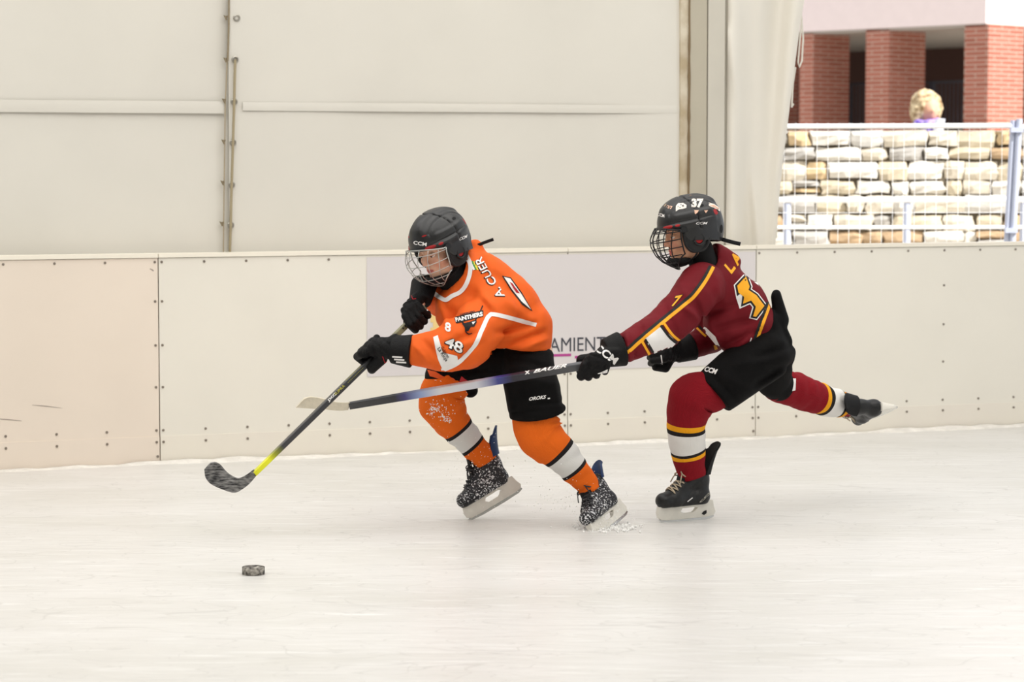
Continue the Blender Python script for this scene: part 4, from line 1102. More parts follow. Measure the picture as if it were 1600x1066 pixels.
lay_strip('white_stripe', [(838, 508), (805, 499), (772, 491.5), (764, 494), (760, 500), (752, 518), (741, 541), (717, 566), (690, 579)], 6.5, t1, m_white, jer1)
lay_poly('cuff_patch', [(677, 527), (684, 524), (683, 537), (692, 551), (714, 556), (717, 568), (692, 579), (684, 561)], t1, m_white, jer1, off=.0012)
lay_text('sleeve_print', 'La Rioja', (682, 546), (13, 20), (6, -4), t1, m_blk, jer1, off=.0022, bold=.01, maxlen=3)
lay_text('sleeve_print', 'Gobierno', (688, 544), (11, 16), (4.5, -3), t1, m_blk, jer1, off=.0022, bold=.01, maxlen=3)
for mm, bo, of in ((m_blk, .075, .0016), (m_white, .02, .0028)):
    e = 1.2 if mm is m_blk else 0
    lay_text('sleeve_number', '48', (694 - e, 541 + e), (27 + e * 2, 12 + e * .6), (4, -16 - e * 1.6), t1, mm, jer1, off=of, bold=bo)
    lay_text('back_name', 'A. CUER', (789 + e * .4, 463 + e), (-37 - e, -62 - e), (-12 - e, 5), t1, mm, jer1, off=of, bold=bo * .45)
lay_text('chest_number', '8', (695, 517), (9, 3), (1, -14), t1, m_white, jer1, bold=.04)
lay_poly('back_number', [(784, 431), (798, 434), (815, 457), (832, 487), (815, 476), (799, 455)], t1, m_blk, jer1)
lay_poly('back_number', [(787, 433), (797, 436), (813, 458), (829, 484), (815, 472), (801, 454)], t1, m_white, jer1, off=.0026)
lay_poly('back_number', [(796, 441), (801, 444), (812, 459), (807, 458)], t1, m_red, jer1, off=.0034)
for (a, c_) in ((0, m_white), (3.2, mat('print_green', '#3f8f3f')), (6.2, mat('print_yellow', '#f0d23a'))):
    lay_strip('shoulder_flag', [(734 + a, 408 + .2 * a), (741 + a, 422)], 3.2, t1, c_, jer1, curve=False)
# club crest: crossed sticks, banner and black cat head
lay_strip('crest', [(708, 489), (716, 499), (728, 508)], 2.0, t1, m_blk, jer1); lay_strip('crest', [(754, 478), (749, 490), (740, 505)], 2.0, t1, m_blk, jer1)
lay_poly('crest', [(709, 496), (755, 485), (755, 495), (713, 506)], t1, m_blk, jer1, off=.0018)
lay_text('crest_lettering', 'PANTHERS', (712.5, 504), (42, -9.5), (-1.2, -6.6), t1, m_white, jer1, off=.003, bold=.05, maxlen=3)
lay_text('crest_lettering', 'LOGROÑO', (720, 493.5), (22, -5), (-.6, -3.2), t1, m_blk, jer1, off=.0026, bold=.04, maxlen=3)
lay_poly('crest', [(722, 506), (727, 505), (735, 503), (744, 500), (745, 504), (741, 511), (736, 511), (732, 517), (728, 518), (726, 512)], t1, m_blk, jer1, off=.0022)
lay_poly('crest', [(737, 504), (743, 503), (739, 508)], t1, m_white, jer1, off=.003)
lay_strip('crest', [(727, 512), (728, 519), (733, 522), (738, 521)], 1.8, t1, m_blk, jer1)

# padded shorts
def s1(p):
    d = chain(p, [(P(820, 542, 8), 34 / PXM), (P(826, 564, 2), 42 / PXM)])
    d = smin(d, chain(p, [(P(829, 588, -14), 44 / PXM), (P(836, 612, -26), 45 / PXM), (P(843, 665, -34), 44 / PXM)]), .02)
    d = smin(d, chain(p, [(P(808, 558, 28), 37 / PXM), (P(748, 571, 33), 26 / PXM), (P(694, 588, 34), 31 / PXM)]), .016)
    d = smin(d, chain(p, [(P(722, 590, 40), 24 / PXM), (P(735, 610, 48), 12 / PXM)]), .008)
    d = smax(d, plane(p, P(841, 647, -30), V3(6, 40, 6)), .006)
    d = smax(d, -cone(p, P(841, 636, -34), P(848, 680, -36), 30 / PXM, 38 / PXM), .004)
    f = [(790, 590, 800, 650, 5, 1.2), (868, 560, 880, 630, 4, -1.8), (800, 560, 850, 575, 6, -1.6), (815, 590, 870, 600, 6, .9), (700, 585, 760, 575, 5, -1.6), (830, 632, 884, 628, 3, -1.2), (797, 646, 840, 642, 3, -1.2)]
    return d - folds(p, f) - .003 * wrinkle(p, 22, 9)
lo, hi = bbox([P(655, 495, -90), P(892, 662, 80)], .02)
sho1 = skin('padded_shorts', s1, lo, hi, .0062, m_black, OR)
ts = bvh_of(sho1)
lay_text('shorts_lettering', 'OROKS', (826.5, 626.5), (26, -3.5), (.8, -5.6), ts, m_white, sho1, bold=.035, shear=.15)
lay_strip('shorts_lettering', [(855.5, 623), (859, 622.6)], 2, ts, m_white, sho1, curve=False)
m_flame = mat('flame_orange', '#d9541c', rough=.7)
lay_poly('flame_print', [(668, 578), (681, 581), (692, 588), (700, 590), (696, 593), (686, 592), (672, 588)], ts, m_flame, sho1)
lay_poly('flame_print', [(701, 589), (708, 591), (716, 598), (709, 600), (704, 597)], ts, m_flame, sho1)
lay_poly('flame_print', [(721, 588), (726, 592), (733, 596), (722, 600), (717, 597)], ts, mat('flame_red', '#b0282c', rough=.7), sho1)

# stockings
k_or = knit('knit_orange', '#e8691c'); k_or2 = knit('knit_orange_snow', '#e8691c', .70); k_wh = knit('knit_grey_white', '#dcdad6'); k_bk = knit('knit_black', '#232021')
so1 = stocking('stocking', [(712, 594, 34, 30), (692, 612, 30, 35), (692, 634, 32, 36), (703, 654, 38, 31), (714, 668, 42, 26.5), (735, 692, 48, 22.5), (752, 710, 50, 20), (760, 722, 51, 18)],
         [(0, 0), (.565, 1), (.602, 2), (.777, 1), (.813, 0)], [k_or2, k_bk, k_wh], OR, seed=4, fold=((.30, 1.0, .03, .004), (.38, .8, .02, -.003)))
so2 = stocking('stocking', [(835, 640, -31, 32), (837, 660, -35, 36), (847, 685, -38, 36), (870, 704, -38, 29.5), (897, 733, -32, 23), (916, 756, -27, 18.5), (923, 767, -26, 17)],
         [(0, 0), (.485, 1), (.522, 2), (.709, 1), (.746, 0)], [k_or, k_bk, k_wh], OR, seed=6, fold=((.16, -1.4, .02, .006), (.24, -1.4, .02, .006), (.10, -1.4, .015, -.003), (.32, -1.4, .02, .004)))

# snow knocked onto the knee
tk = bvh_of(so1); r = random.Random(3); mb = MB()
for k in range(240):
    cl = ((683, 637, 9, 9), (698, 655, 8, 6), (692, 646, 13, 11), (675, 642, 6, 8))[k % 4]
    u, v = r.gauss(cl[0], cl[2] * .6), r.gauss(cl[1], cl[3] * .6); d = ray(u, v).normalized(); h = tk.ray_cast(CAM, d)
    if h[0] is None: continue
    q = r.uniform(.0015, .006); c = h[0] + h[1] * .001; a = h[1].orthogonal().normalized(); b_ = h[1].cross(a); t = r.random() * 6
    a, b_ = a * math.cos(t) + b_ * math.sin(t), b_ * math.cos(t) - a * math.sin(t)
    mb.add([c + a * q, c + b_ * q * 1.3, c - a * q * .8, c - b_ * q, c + h[1] * q * .7, c - h[1] * q * .4], [(0, 1, 4), (1, 2, 4), (2, 3, 4), (3, 0, 4), (1, 0, 5), (2, 1, 5), (3, 2, 5), (0, 3, 5)])
mb.build('snow_crust', mat('knee_snow', '#f4f2ee', rough=.8), so1, kind='stuff')

# skates
m_bsnow = snowy('boot_snow', '#26262a', .735, .80, 150); m_blue = mat('guard_blue', '#1f3a66', rough=.5, var=.2, vscale=40)
skate(MF1, .95, OR, m_bsnow, m_lace2, m_blue, lean=-.004)
skate(MF2, .95, OR, m_bsnow, m_lace2, m_blue, lean=.004, guard_h=.185)

# stick
def st1(u, w=None): return None
SA, SB = P(663, 480.5, -32), P(397, 741, -172)
ST1 = tag(empty('hockey_stick', SB), 'black hockey stick with yellow band and snowy black blade, held by the orange skater', 'hockey stick')
m_sh1 = shaft_ramp('shaft_black_yellow', [(0, '#6d6a52'), (.16, '#8a8560'), (.19, '#1f1f20'), (.84, '#3b3a3c'), (.885, '#8f9320'), (.92, '#e4e324'), (1, '#d6d51e')])
sh1 = stick_shaft('shaft', SA, SB, .031, .021, Vector((.6, -.75, .35)), m_sh1, ST1); along(sh1)
tsh = bvh_of(sh1)
m_tape = snowy('tape_black_snow', '#2a2a2c', .52, 1.0, 150, rough=.75, flake='#a8a6a3', stretch=(.25, 1, 1))
blade('blade', [(397, 733), (385, 742), (373, 747), (362, 743), (353, 736), (345, 726.5), (337, 722), (329, 722.5)], [(400, 744), (391, 755), (380, 763.5), (367.5, 769.5), (350, 765), (330, 756), (321, 745), (319.5, 733)], -172, -170, 8, m_tape, ST1)
m_yb = mat('stick_yellow', '#cfc64a', rough=.45)
dx, dy = -.698, .716
def onst(k, o): return (663 + (397 - 663) * k + o * .70, 480.5 + (741 - 480.5) * k + o * .71)
for k in np.linspace(.035, .12, 7): lay_poly('shaft_print', [onst(k, -4.5), onst(k + .006, -4.5), onst(k + .009, 1.5), onst(k + .003, 1.5)], tsh, m_blk, sh1, off=.0008)
for k in np.linspace(.36, .445, 11): lay_poly('shaft_print', [onst(k, -4), onst(k + .005, -4), onst(k + .006, .6), onst(k + .001, .6)], tsh, m_yb, sh1, off=.0008)
lay_text('shaft_lettering', 'JXC', onst(.565, 2.2), (12.5, -12.4), (-3.4, -3.4), tsh, m_white, sh1, off=.0008, bold=.03, maxlen=3)
lay_text('shaft_lettering', 'SUPRA', onst(.525, 1.5), (15, -14.8), (-2.6, -2.6), tsh, m_yb, sh1, off=.0008, maxlen=3)

# gloves
g1 = glove('glove', P(590, 552, -72), V3(-66, 65, -35), V3(-8, -34, -80), P(617, 547, -92), P(644, 549, -97), OR, thumb=1, scale=1.18)
tg = bvh_of(g1)
lay_strip('glove_mark', [(598, 557), (601, 567), (607, 563)], 1.4, tg, m_red, g1, curve=False)
for k in range(3): lay_strip('glove_stripe', [(613 + 3 * k, 557.5 + 4 * k), (629 + 3 * k, 558.5 + 4 * k)], 2.4, tg, m_white, g1, curve=False)
g2 = glove('glove', P(652, 491, -38), V3(-66, 65, -35), V3(-40, -8, -70), P(657, 469, -20), P(664, 442, 8), OR, thumb=1)
lay_strip('glove_mark', [(643, 462), (645, 468), (650, 467)], 1.2, bvh_of(g2), m_red, g2, curve=False)

# print on the helmet
th1 = bvh_of(helm1)
lay_text('helmet_lettering', 'CCM', (646.5, 382), (21, 3.2), (-.4, -6), th1, m_white, helm1, off=.0012, bold=.028, shear=.15, maxlen=3)
lay_text('helmet_lettering', 'CCM', (717.5, 376.5), (12, -5), (.4, -5), th1, m_white, helm1, off=.0012, bold=.028, shear=.15, maxlen=3)
mb = MB(); mb.tube([P(735, 391, 8), P(745, 384, 12), P(757, 379, 14), P(771, 374, 16)], .0028, 6, flat=2.2); mb.build('strap_tail', m_pad, helm1)

# ================================================================== skater in maroon
RD = tag(empty('person', Vector((P(1160, 600, 60).x, P(1160, 600, 60).y, 0))), 'young skater in maroon jersey, black cage, 37 on helmet, one leg kicked back', 'person')
MS1 = px_frame(P(1084, 789, 42), V3(-88, 3, -42), V3(6, -80, 6)); MS2 = px_frame(P(1371, 641, 286), V3(-26, 26, 80), V3(-86, -10, -26))
MR = px_frame(P(1078, 366, 20), Vector((-.95, -.22, -.20)), Vector((-.12, 0, 1)))
SR = .93
limbs = [
    [(P(1205, 540, 70), .075), (P(1125, 458, 45), .085), (P(1104, 415, 38), .046), (P(1090, 390, 26), .045)],
    [(P(1115, 445, 30), .05), (P(1092, 450, -5), .042), (P(1042, 510, -48), .034), (P(970, 549, -92), .025), (P(940, 558, -96), .022)],
    [(P(1120, 455, 70), .05), (P(1110, 470, 95), .042), (P(1112, 530, 108), .034), (P(1075, 544, 76), .025), (P(1048, 551, 64), .022)],
    [(P(1200, 550, 50), .07), (P(1092, 618, 15), .055), (P(1074, 670, 22), .043), (P(1083, 735, 38), .030), (IN(MS1, -.025, .12), .024), (IN(MS1, -.03, .05), .022), (IN(MS1, .08, .03), .016)],
    [(P(1208, 555, 90), .07), (P(1214, 603, 155), .055), (P(1268, 620, 210), .043), (P(1316, 632, 268), .026), (IN(MS2, -.025, .12), .024), (IN(MS2, -.03, .05), .022), (IN(MS2, .08, .03), .016)]]
body2 = person_body('body', MR, SR, limbs, RD, base='#dba786', brow='#4a3426')
face_extras(MR, SR, body2, gaze=(1, 0, -.3))
# fringe under the helmet
local_skin('hair', MR, SR, lambda p: smax(smax(ell(p, (-.012, 0, .042), (.100, .081, .098)) - .0015 * np.sin(p[:, 1] * 420), -(p[:, 2] - .036 + .012 * np.sin(p[:, 1] * 130) * (p[:, 0] > .05) + .4 * np.clip(.02 - p[:, 0], 0, .1)), .002), -ell(p, (-.012, 0, .042), (.092, .074, .090)), .002), (-.12, -.1, -.02), (.11, .1, .15), .005, m_hair, body2)
helm2 = helmet(MR, SR, RD, m_cblack, 'black')
lo, hi = bbox([P(1110, 422, 40), P(1090, 392, 26)], .09)
skin('neck_guard', lambda p: chain(p, [(P(1108, 426, 40), .056), (P(1097, 406, 32), .055), (P(1093, 390, 28), .052)]), lo, hi, .006, m_pad, RD)

jf2 = [(1085, 470, 1100, 505, 6, -2.5), (1110, 490, 1165, 470, 6, -1.6), (1115, 515, 1175, 500, 6, -2.2), (1130, 540, 1190, 515, 5, -1.8), (1150, 545, 1200, 500, 5, 1.6), (1070, 480, 1095, 500, 5, 2.0), (1120, 440, 1135, 480, 8, 1.4),
       (1040, 480, 1060, 530, 5, -1.4), (1000, 505, 1010, 545, 4, -1.2), (980, 520, 985, 565, 4, 1.6), (972, 525, 976, 566, 3, -1.8), (1060, 440, 1080, 470, 6, 1.2), (1105, 500, 1125, 540, 6, 2), (1140, 400, 1180, 440, 6, -1)]
def j2(p):
    d = chain(p, [(P(1110, 420, 40), 26 / PXM), (P(1120, 448, 44), 44 / PXM), (P(1152, 472, 55), 44 / PXM), (P(1170, 504, 62), 42 / PXM)])
    d = smin(d, chain(p, [(P(1128, 500, 40), 34 / PXM), (P(1160, 530, 55), 34 / PXM)]), .02)
    d = smin(d, cone(p, P(1119, 399, 42), P(1136, 414, 46), 18 / PXM, 23 / PXM), .02)
    d = smin(d, chain(p, [(P(1096, 445, 0), 36 / PXM), (P(1084, 466, -18), 35 / PXM), (P(1038, 513, -52), 32 / PXM), (P(960, 552, -96), 20 / PXM)]), .018)
    d = smin(d, chain(p, [(P(1112, 466, 92), 34 / PXM), (P(1112, 528, 108), 25 / PXM), (P(1070, 546, 72), 19 / PXM)]), .012)
    d = smax(d, plane(p, P(965.5, 549, -94), V3(-40, 14, -10)), .005)
    d = smax(d, -cone(p, P(950, 555, -98), P(978, 546, -90), 15 / PXM, 16 / PXM), .004)
    d = smax(d, plane(p, P(1080, 543, 80), V3(-40, 8, -20)), .005) if False else d
    d = smax(d, plane(p, P(1180, 549, 60), V3(26, 34, 0)), .006)
    d = smax(d, -cone(p, P(1104, 414, 36), P(1080, 372, 22), 22 / PXM, 42 / PXM), .006)
    return d - folds(p, jf2) - .0042 * wrinkle(p, 26, 13) - .0034 * wrinkle(p, 60, 15) - .0012 * wrinkle(p, 120, 16)
lo, hi = bbox([P(955, 380, -140), P(1220, 575, 145)], .03)
jer2 = skin('jersey', j2, lo, hi, .0062, m_mar, RD)
t2 = bvh_of(jer2)
gl = [(1128, 388), (1108, 430), (1090, 457), (1075, 472), (1036, 504), (1000, 534), (978, 552), (966, 548)]
lay_strip('gold_stripe', gl, 5.2, t2, m_gold, jer2)
lay_strip('black_stripe', [(1122, 388), (1103.5, 428), (1086, 454), (1071, 469), (1033, 500), (997, 530), (978, 546), (969, 542)], 4.6, t2, m_blk, jer2, off=.0012)
lay_poly('white_band', [(1007.5, 530), (1033, 510), (1057, 535), (1047, 545), (1036, 551), (1024, 555)], t2, m_white, jer2, off=.0022, maxlen=3)
lay_strip('black_stripe', [(1032, 509), (1046, 527), (1057, 536)], 4, t2, m_blk, jer2, off=.0028); lay_strip('gold_stripe', [(1037, 505), (1050, 523), (1062, 533)], 4, t2, m_gold, jer2, off=.0018)
lay_strip('black_stripe', [(1008, 530), (1015, 542), (1023, 555)], 4, t2, m_blk, jer2, off=.0028); lay_strip('gold_stripe', [(1003, 534), (1010, 546), (1017, 558)], 4, t2, m_gold, jer2, off=.0018)
for mm, bo, e, of in ((m_blk, .09, 1.2, .0016), (m_gold, .03, 0, .0028)): lay_text('sleeve_number', '7', (1049 - e, 480 + e), (13 + 2 * e, -3), (5, -16 - 2 * e), t2, mm, jer2, off=of, bold=bo, shear=.2)
q3 = [(903, 556), (948, 508), (968, 560), (962, 578), (1003, 606), (1044, 660), (1002, 716), (986, 712), (1000, 664), (976, 632), (936, 650), (940, 612), (958, 590), (928, 578), (910, 592)]
q3 = [(880 + a / 3.33, 280 + b / 3.33) for a, b in q3]; cx, cy = np.mean(q3, axis=0)
def grow(q, g):
    out = []; n = len(q)
    for i in range(n):
        a, b, c = np.array(q[i - 1]), np.array(q[i]), np.array(q[(i + 1) % n]); e1 = (b - a) / np.linalg.norm(b - a); e2 = (c - b) / np.linalg.norm(c - b)
        n1 = np.array((e1[1], -e1[0])); n2 = np.array((e2[1], -e2[0])); m = n1 + n2; m = m / max(.5, np.dot(m, n1)); out.append(tuple(b + m * g))
    return out
for g_, mm, of in ((4.6, m_white, .0012), (2.9, m_blk, .002), (0, m_gold, .003)): lay_poly('back_number', grow(q3, g_), t2, mm, jer2, off=of)
lay_strip('gold_stripe', [(1205, 460), (1201, 480), (1183, 530)], 4.6, t2, m_gold, jer2); lay_strip('black_stripe', [(1199, 472), (1196, 482), (1178, 532)], 4.4, t2, m_blk, jer2); lay_strip('white_stripe', [(1174, 528), (1171, 536)], 1.6, t2, m_white, jer2)
lay_text('back_name', 'L. AR', (1143, 429), (24, -32), (-12, -14), t2, m_gold, jer2, bold=.05)
lay_poly('white_band', [(1091, 507), (1104, 512), (1118, 526), (1127, 546), (1122, 543), (1110, 528)], t2, m_white, jer2)
lay_strip('gold_stripe', [(1087, 510), (1098, 522), (1103, 526)], 3.4, t2, m_gold, jer2); lay_strip('black_stripe', [(1092, 509), (1106, 524), (1122, 544)], 3, t2, m_blk, jer2); lay_strip('gold_stripe', [(1117, 539), (1119, 546)], 5, t2, m_gold, jer2, curve=False)
lay_strip('gold_stripe', [(1124, 549), (1133, 557)], 3, t2, m_gold, jer2, curve=False)
lay_strip('gold_stripe', [(1181, 437), (1188, 441), (1196, 449)], 4.5, t2, m_gold, jer2); lay_strip('white_stripe', [(1178, 440), (1186, 446)], 2, t2, m_white, jer2, curve=False)

def s2(p):
    d = chain(p, [(P(1198, 512, 66), 30 / PXM), (P(1206, 548, 68), 38 / PXM)])
    d = smin(d, chain(p, [(P(1196, 556, 48), 42 / PXM), (P(1150, 585, 30), 42 / PXM), (P(1105, 622, 12), 37 / PXM)]), .02)
    d = smin(d, chain(p, [(P(1212, 560, 92), 30 / PXM), (P(1208, 596, 140), 28 / PXM), (P(1216, 602, 152), 27 / PXM)]), .016)
    d = smin(d, cone(p, P(1213, 464, 68), P(1221, 500, 70), 12 / PXM, 17 / PXM, V3(1, 0, -.3), .7), .008)
    d = smax(d, plane(p, P(1112, 615, 15), V3(-40, 38, -10)), .006)
    f = [(1180, 560, 1240, 540, 6, -1.8), (1190, 580, 1238, 570, 6, -1.5), (1150, 570, 1200, 560, 7, 1.2), (1110, 585, 1150, 625, 4, -1.0), (1180, 600, 1215, 580, 5, -2.4), (1216, 500, 1235, 540, 4, -1.2), (1130, 585, 1170, 610, 8, .8)]
    return d - folds(p, f) - .0028 * wrinkle(p, 22, 19)
lo, hi = bbox([P(1070, 445, -50), P(1255, 665, 195)], .02)
sho2 = skin('padded_shorts', s2, lo, hi, .0062, m_black, RD)
lay_text('shorts_lettering', 'CCM', (1100, 580.5), (19, 5), (3, -8), bvh_of(sho2), m_white, sho2, bold=.05, shear=.15)

k_mr = knit('knit_maroon', '#86141f'); k_gd = knit('knit_gold', '#f0a51e'); k_w2 = knit('knit_white', '#e6e3de')
stocking('stocking', [(1142, 600, 22, 22), (1116, 615, 15, 28), (1088, 618, 12, 38), (1076, 640, 16, 35.5), (1073, 662, 20, 31), (1073, 686, 26, 29.5), (1076, 712, 34, 27), (1081, 738, 38, 22), (1083, 746, 39, 20)],
         [(0, 0), (.54, 1), (.58, 2), (.613, 3), (.765, 2), (.793, 1), (.83, 0)], [k_mr, k_gd, k_bk, k_w2], RD, seed=8, fold=((.28, 1.0, .02, -.004), (.34, 1.2, .02, .004), (.9, 1.0, .02, -.003)), wob=.8)
sk_far = stocking('stocking', [(1210, 601, 148, 26), (1240, 609, 180, 29), (1270, 620, 212, 27), (1296, 628, 242, 25), (1314, 632, 264, 22), (1326, 634, 276, 18)],
         [(0, 0), (.56, 1), (.615, 2), (.66, 3), (.82, 2), (.86, 1), (.91, 0)], [k_mr, k_gd, k_bk, k_w2], RD, seed=9, fold=((.2, 1.0, .03, -.004), (.4, -1.0, .03, .003)))
lay_poly('white_tag', [(1237, 592), (1243, 592), (1242, 610), (1236, 611)], bvh_of(sk_far), m_white, sk_far, off=.003)
b1_, h1_ = skate(MS1, .97, RD, m_boot, m_lace, m_pad, lean=.004, guard_h=.245)
tb1 = bvh_of(b1_)
lay_text('boot_lettering', 'CCM', (1091, 786), (20, -20), (6, -2), tb1, mat('print_grey', '#b9b4a6'), b1_, bold=.03, maxlen=3)
lay_strip('boot_mark', [(1074, 784), (1082, 778)], 1.2, tb1, m_white, b1_, curve=False)
lay_poly('holder_mark', [(1096, 803), (1099, 799), (1104, 797), (1104, 802), (1100, 805)], bvh_of(h1_), m_blk, h1_, off=.0008)
b2_, h2_ = skate(MS2, .94, RD, m_boot, m_lace, m_pad, lean=.0, guard_h=.215)

SA2, SB2 = P(947, 565.2, -104), P(546, 634.3, -66)
ST2 = tag(empty('hockey_stick', SB2), 'hockey stick with blue and silver shaft and white taped blade, held by the maroon skater', 'hockey stick')
m_sh2 = shaft_ramp('shaft_blue_silver', [(0, '#6f7072'), (.12, '#55565a'), (.26, '#2b2a2d'), (.36, '#1f1b2c'), (.42, '#3a3f8c'), (.50, '#cfd0d8'), (.64, '#dcdcdf'), (.72, '#8fa0cc'), (.78, '#3f3a74'), (.82, '#26252b'), (1, '#3a3a3c')])
sh2 = stick_shaft('shaft', SA2, SB2, .030, .020, Vector((0, -.45, 1)), m_sh2, ST2); along(sh2)
m_wtape = mat('tape_white', '#dcd2bd', rough=.8, var=.08, vscale=60, bump=.3, bscale=90)
blade('blade', [(548, 628.6), (537, 629), (525, 628), (505, 622.5), (485, 619.5), (475, 622)], [(544, 640.5), (535, 641.5), (522, 641), (505, 639), (488, 638), (462, 636)], -66, -58, 6, m_wtape, ST2)
tsh2 = bvh_of(sh2)
lay_text('shaft_lettering', 'BAUER', (833, 583.2), (52, -9.2), (1.2, -5.4), tsh2, m_white, sh2, off=.0008, bold=.03, shear=.3, maxlen=3)
lay_text('shaft_lettering', 'x', (820, 585.4), (8, -1.4), (0, -5), tsh2, m_white, sh2, off=.0008, bold=.03, maxlen=3)
lay_strip('shaft_print', [(548 + 15, 634), (650, 617)], 1.0, tsh2, mat('print_pale', '#8f9099'), sh2, off=.0008, curve=False) if False else None
lay_text('shaft_lettering', 'NEXUS', (655, 619), (22, -4), (.5, -3.2), tsh2, mat('print_blue', '#4f76c8'), sh2, off=.0008, bold=.02, shear=.2, maxlen=3) if False else None
g3 = glove('glove', P(933, 567.6, -103), V3(-100, 17, 9), V3(10, -30, -80), P(950, 551, -100), P(972, 545, -93), RD, thumb=1, scale=1.2)
tg3 = bvh_of(g3)
lay_text('glove_lettering', 'CCM', (928, 547), (33, 24), (6, -11), tg3, m_white, g3, bold=.03, shear=.1)
lay_strip('glove_stripe', [(934, 584), (948, 580), (962, 571)], [1, 4.5, 1.5], tg3, m_white, g3)
g4 = glove('glove', P(1034, 553, 58), V3(-5, 60, -30), V3(-6, -20, -80), P(1058, 549, 66), P(1082, 541, 76), RD, thumb=1)
lay_strip('glove_stripe', [(1033, 555), (1035, 570)], 1.6, bvh_of(g4), m_white, g4, curve=False)

th2 = bvh_of(helm2)
m_peach = mat('sticker_peach', '#e3b69c', rough=.5); m_cream = mat('sticker_cream', '#ece4da', rough=.5)
H = lambda x, y: (1000 + x / 7.353, 285 + y / 7.353)
lay_text('helmet_lettering', 'CCM', H(205, 385), (11, 3.2), (-.6, -5.4), th2, m_white, helm2, off=.0012, bold=.028, shear=.1, maxlen=3)
lay_text('helmet_lettering', 'CCM', H(642, 484), (17.5, -.3), (.6, -3.8), th2, m_white, helm2, off=.0012, bold=.028, shear=.2, maxlen=3)
lay_text('helmet_number', '37', H(590, 293), (18.5, .3), (.3, -14.5), th2, m_cream, helm2, off=.0012, bold=.06, maxlen=3)
lay_poly('sticker', [H(412, 335), H(412, 270), H(440, 240), H(495, 238), H(535, 262), H(532, 295), H(500, 305), H(450, 312)], th2, m_cream, helm2, off=.0012)
for (x, y, w) in ((435, 275, 18), (495, 272, 18), (462, 292, 10)): lay_poly('sticker_mark', [H(x - w, y), H(x, y - w * .8), H(x + w * .7, y), H(x, y + w * .7)], th2, mat('sticker_grey', '#6a6562'), helm2, off=.0018)
lay_poly('sticker', [H(515, 115), H(560, 108), H(610, 120), H(590, 150), H(545, 155)], th2, m_peach, helm2, off=.0012)
lay_poly('sticker', [H(788, 232), H(850, 250), H(905, 290), H(918, 335), H(880, 310), H(790, 272)], th2, m_cream, helm2, off=.0012)
lay_poly('sticker', [H(797, 242), H(845, 258), H(893, 294), H(900, 316), H(875, 300), H(797, 266)], th2, m_peach, helm2, off=.0018)
lay_text('helmet_lettering', '37', H(316, 300), (8, 2), (0, -5), th2, m_peach, helm2, off=.0012, bold=.04, maxlen=3)
lay_strip('sticker', [H(262, 245), H(312, 278)], 4.6, th2, mat('sticker_tan', '#a88f78'), helm2, off=.0012, curve=False)
for x in (645, 755): lay_poly('sticker', [H(x - 22, 322), H(x + 30, 322), H(x + 20, 345), H(x - 10, 368), H(x - 18, 350)] if x < 700 else [H(x - 20, 325), H(x + 25, 322), H(x, 355)], th2, m_peach, helm2, off=.0012)
mb = MB(); mb.tube([P(1118, 371, 20), P(1128, 374, 16), P(1142, 378, 12), P(1157, 381.5, 10)], .0075, 8, flat=.35, ref=Vector((0, 1, 0))); mb.build('strap_tail', m_pad, helm2)

# ================================================================== puck, flying ice, spectator
m_puck = snowy('puck_rubber', '#3a3633', .60, .90, 60, rough=.8, flake='#c9c3b8')
pc = ground(396, 897.5); R = .0381; V = []; F = []; N = 48
prof = [(0, 0), (R - .001, 0), (R, .001), (R, .0245), (R - .001, .0254), (R - .004, .0254), (0, .0254)]
for i, (r_, z_) in enumerate(prof[1:-1]):
    for k in range(N):
        a = 2 * math.pi * k / N; rr = r_ - (.0006 if i in (1, 2) and k % 2 else 0); V.append(pc + Vector((rr * math.cos(a), rr * math.sin(a), z_ + .0004)))
for i in range(4):
    for k in range(N): F.append((i * N + k, i * N + (k + 1) % N, (i + 1) * N + (k + 1) % N, (i + 1) * N + k))
F += [tuple(reversed(range(N))), tuple(range(4 * N, 5 * N))]
tag(obj('puck', V, F, m_puck, smooth=True, sharp=40), 'black rubber hockey puck dusted with snow on the open ice', 'puck')

r = random.Random(11); mb = MB()
def flake(c, q):
    a = Vector((r.gauss(0, 1), r.gauss(0, 1), r.gauss(0, 1))).normalized(); b_ = a.orthogonal().normalized(); e = a.cross(b_)
    mb.add([c + a * q, c + b_ * q, c + e * q, c - a * q * .7, c - b_ * q, c - e * q * .8], [(0, 1, 2), (0, 2, 4), (0, 4, 5), (0, 5, 1), (3, 2, 1), (3, 4, 2), (3, 5, 4), (3, 1, 5)])
for k in range(900):
    a = r.random()
    if a < .5: u, v, w = r.gauss(945, 22), 826 - abs(r.gauss(0, 16)), r.gauss(-45, 25)
    elif a < .75: u, v, w = r.gauss(900, 40), 800 - abs(r.gauss(0, 35)), r.gauss(-20, 40)
    else: u, v, w = r.gauss(750, 28), r.gauss(735, 40), r.gauss(20, 30)
    c = P(u, v, w)
    if c.z < .004: c.z = .004
    flake(c, r.uniform(.0009, .0024) if k % 7 else r.uniform(.002, .0036))
for k in range(260):
    c = P(r.gauss(950, 24), 828, r.gauss(-50, 22)); c.z = r.uniform(.001, .006); flake(c, r.uniform(.003, .008))
tag(mb.build('ice_spray', mat('ice_chips', '#f6f5f2', rough=.7), loc=(P(940, 828, -45).x, P(940, 828, -45).y, 0)), 'spray of ice chips thrown up round the orange skater\'s skates', 'ice spray', kind='stuff')

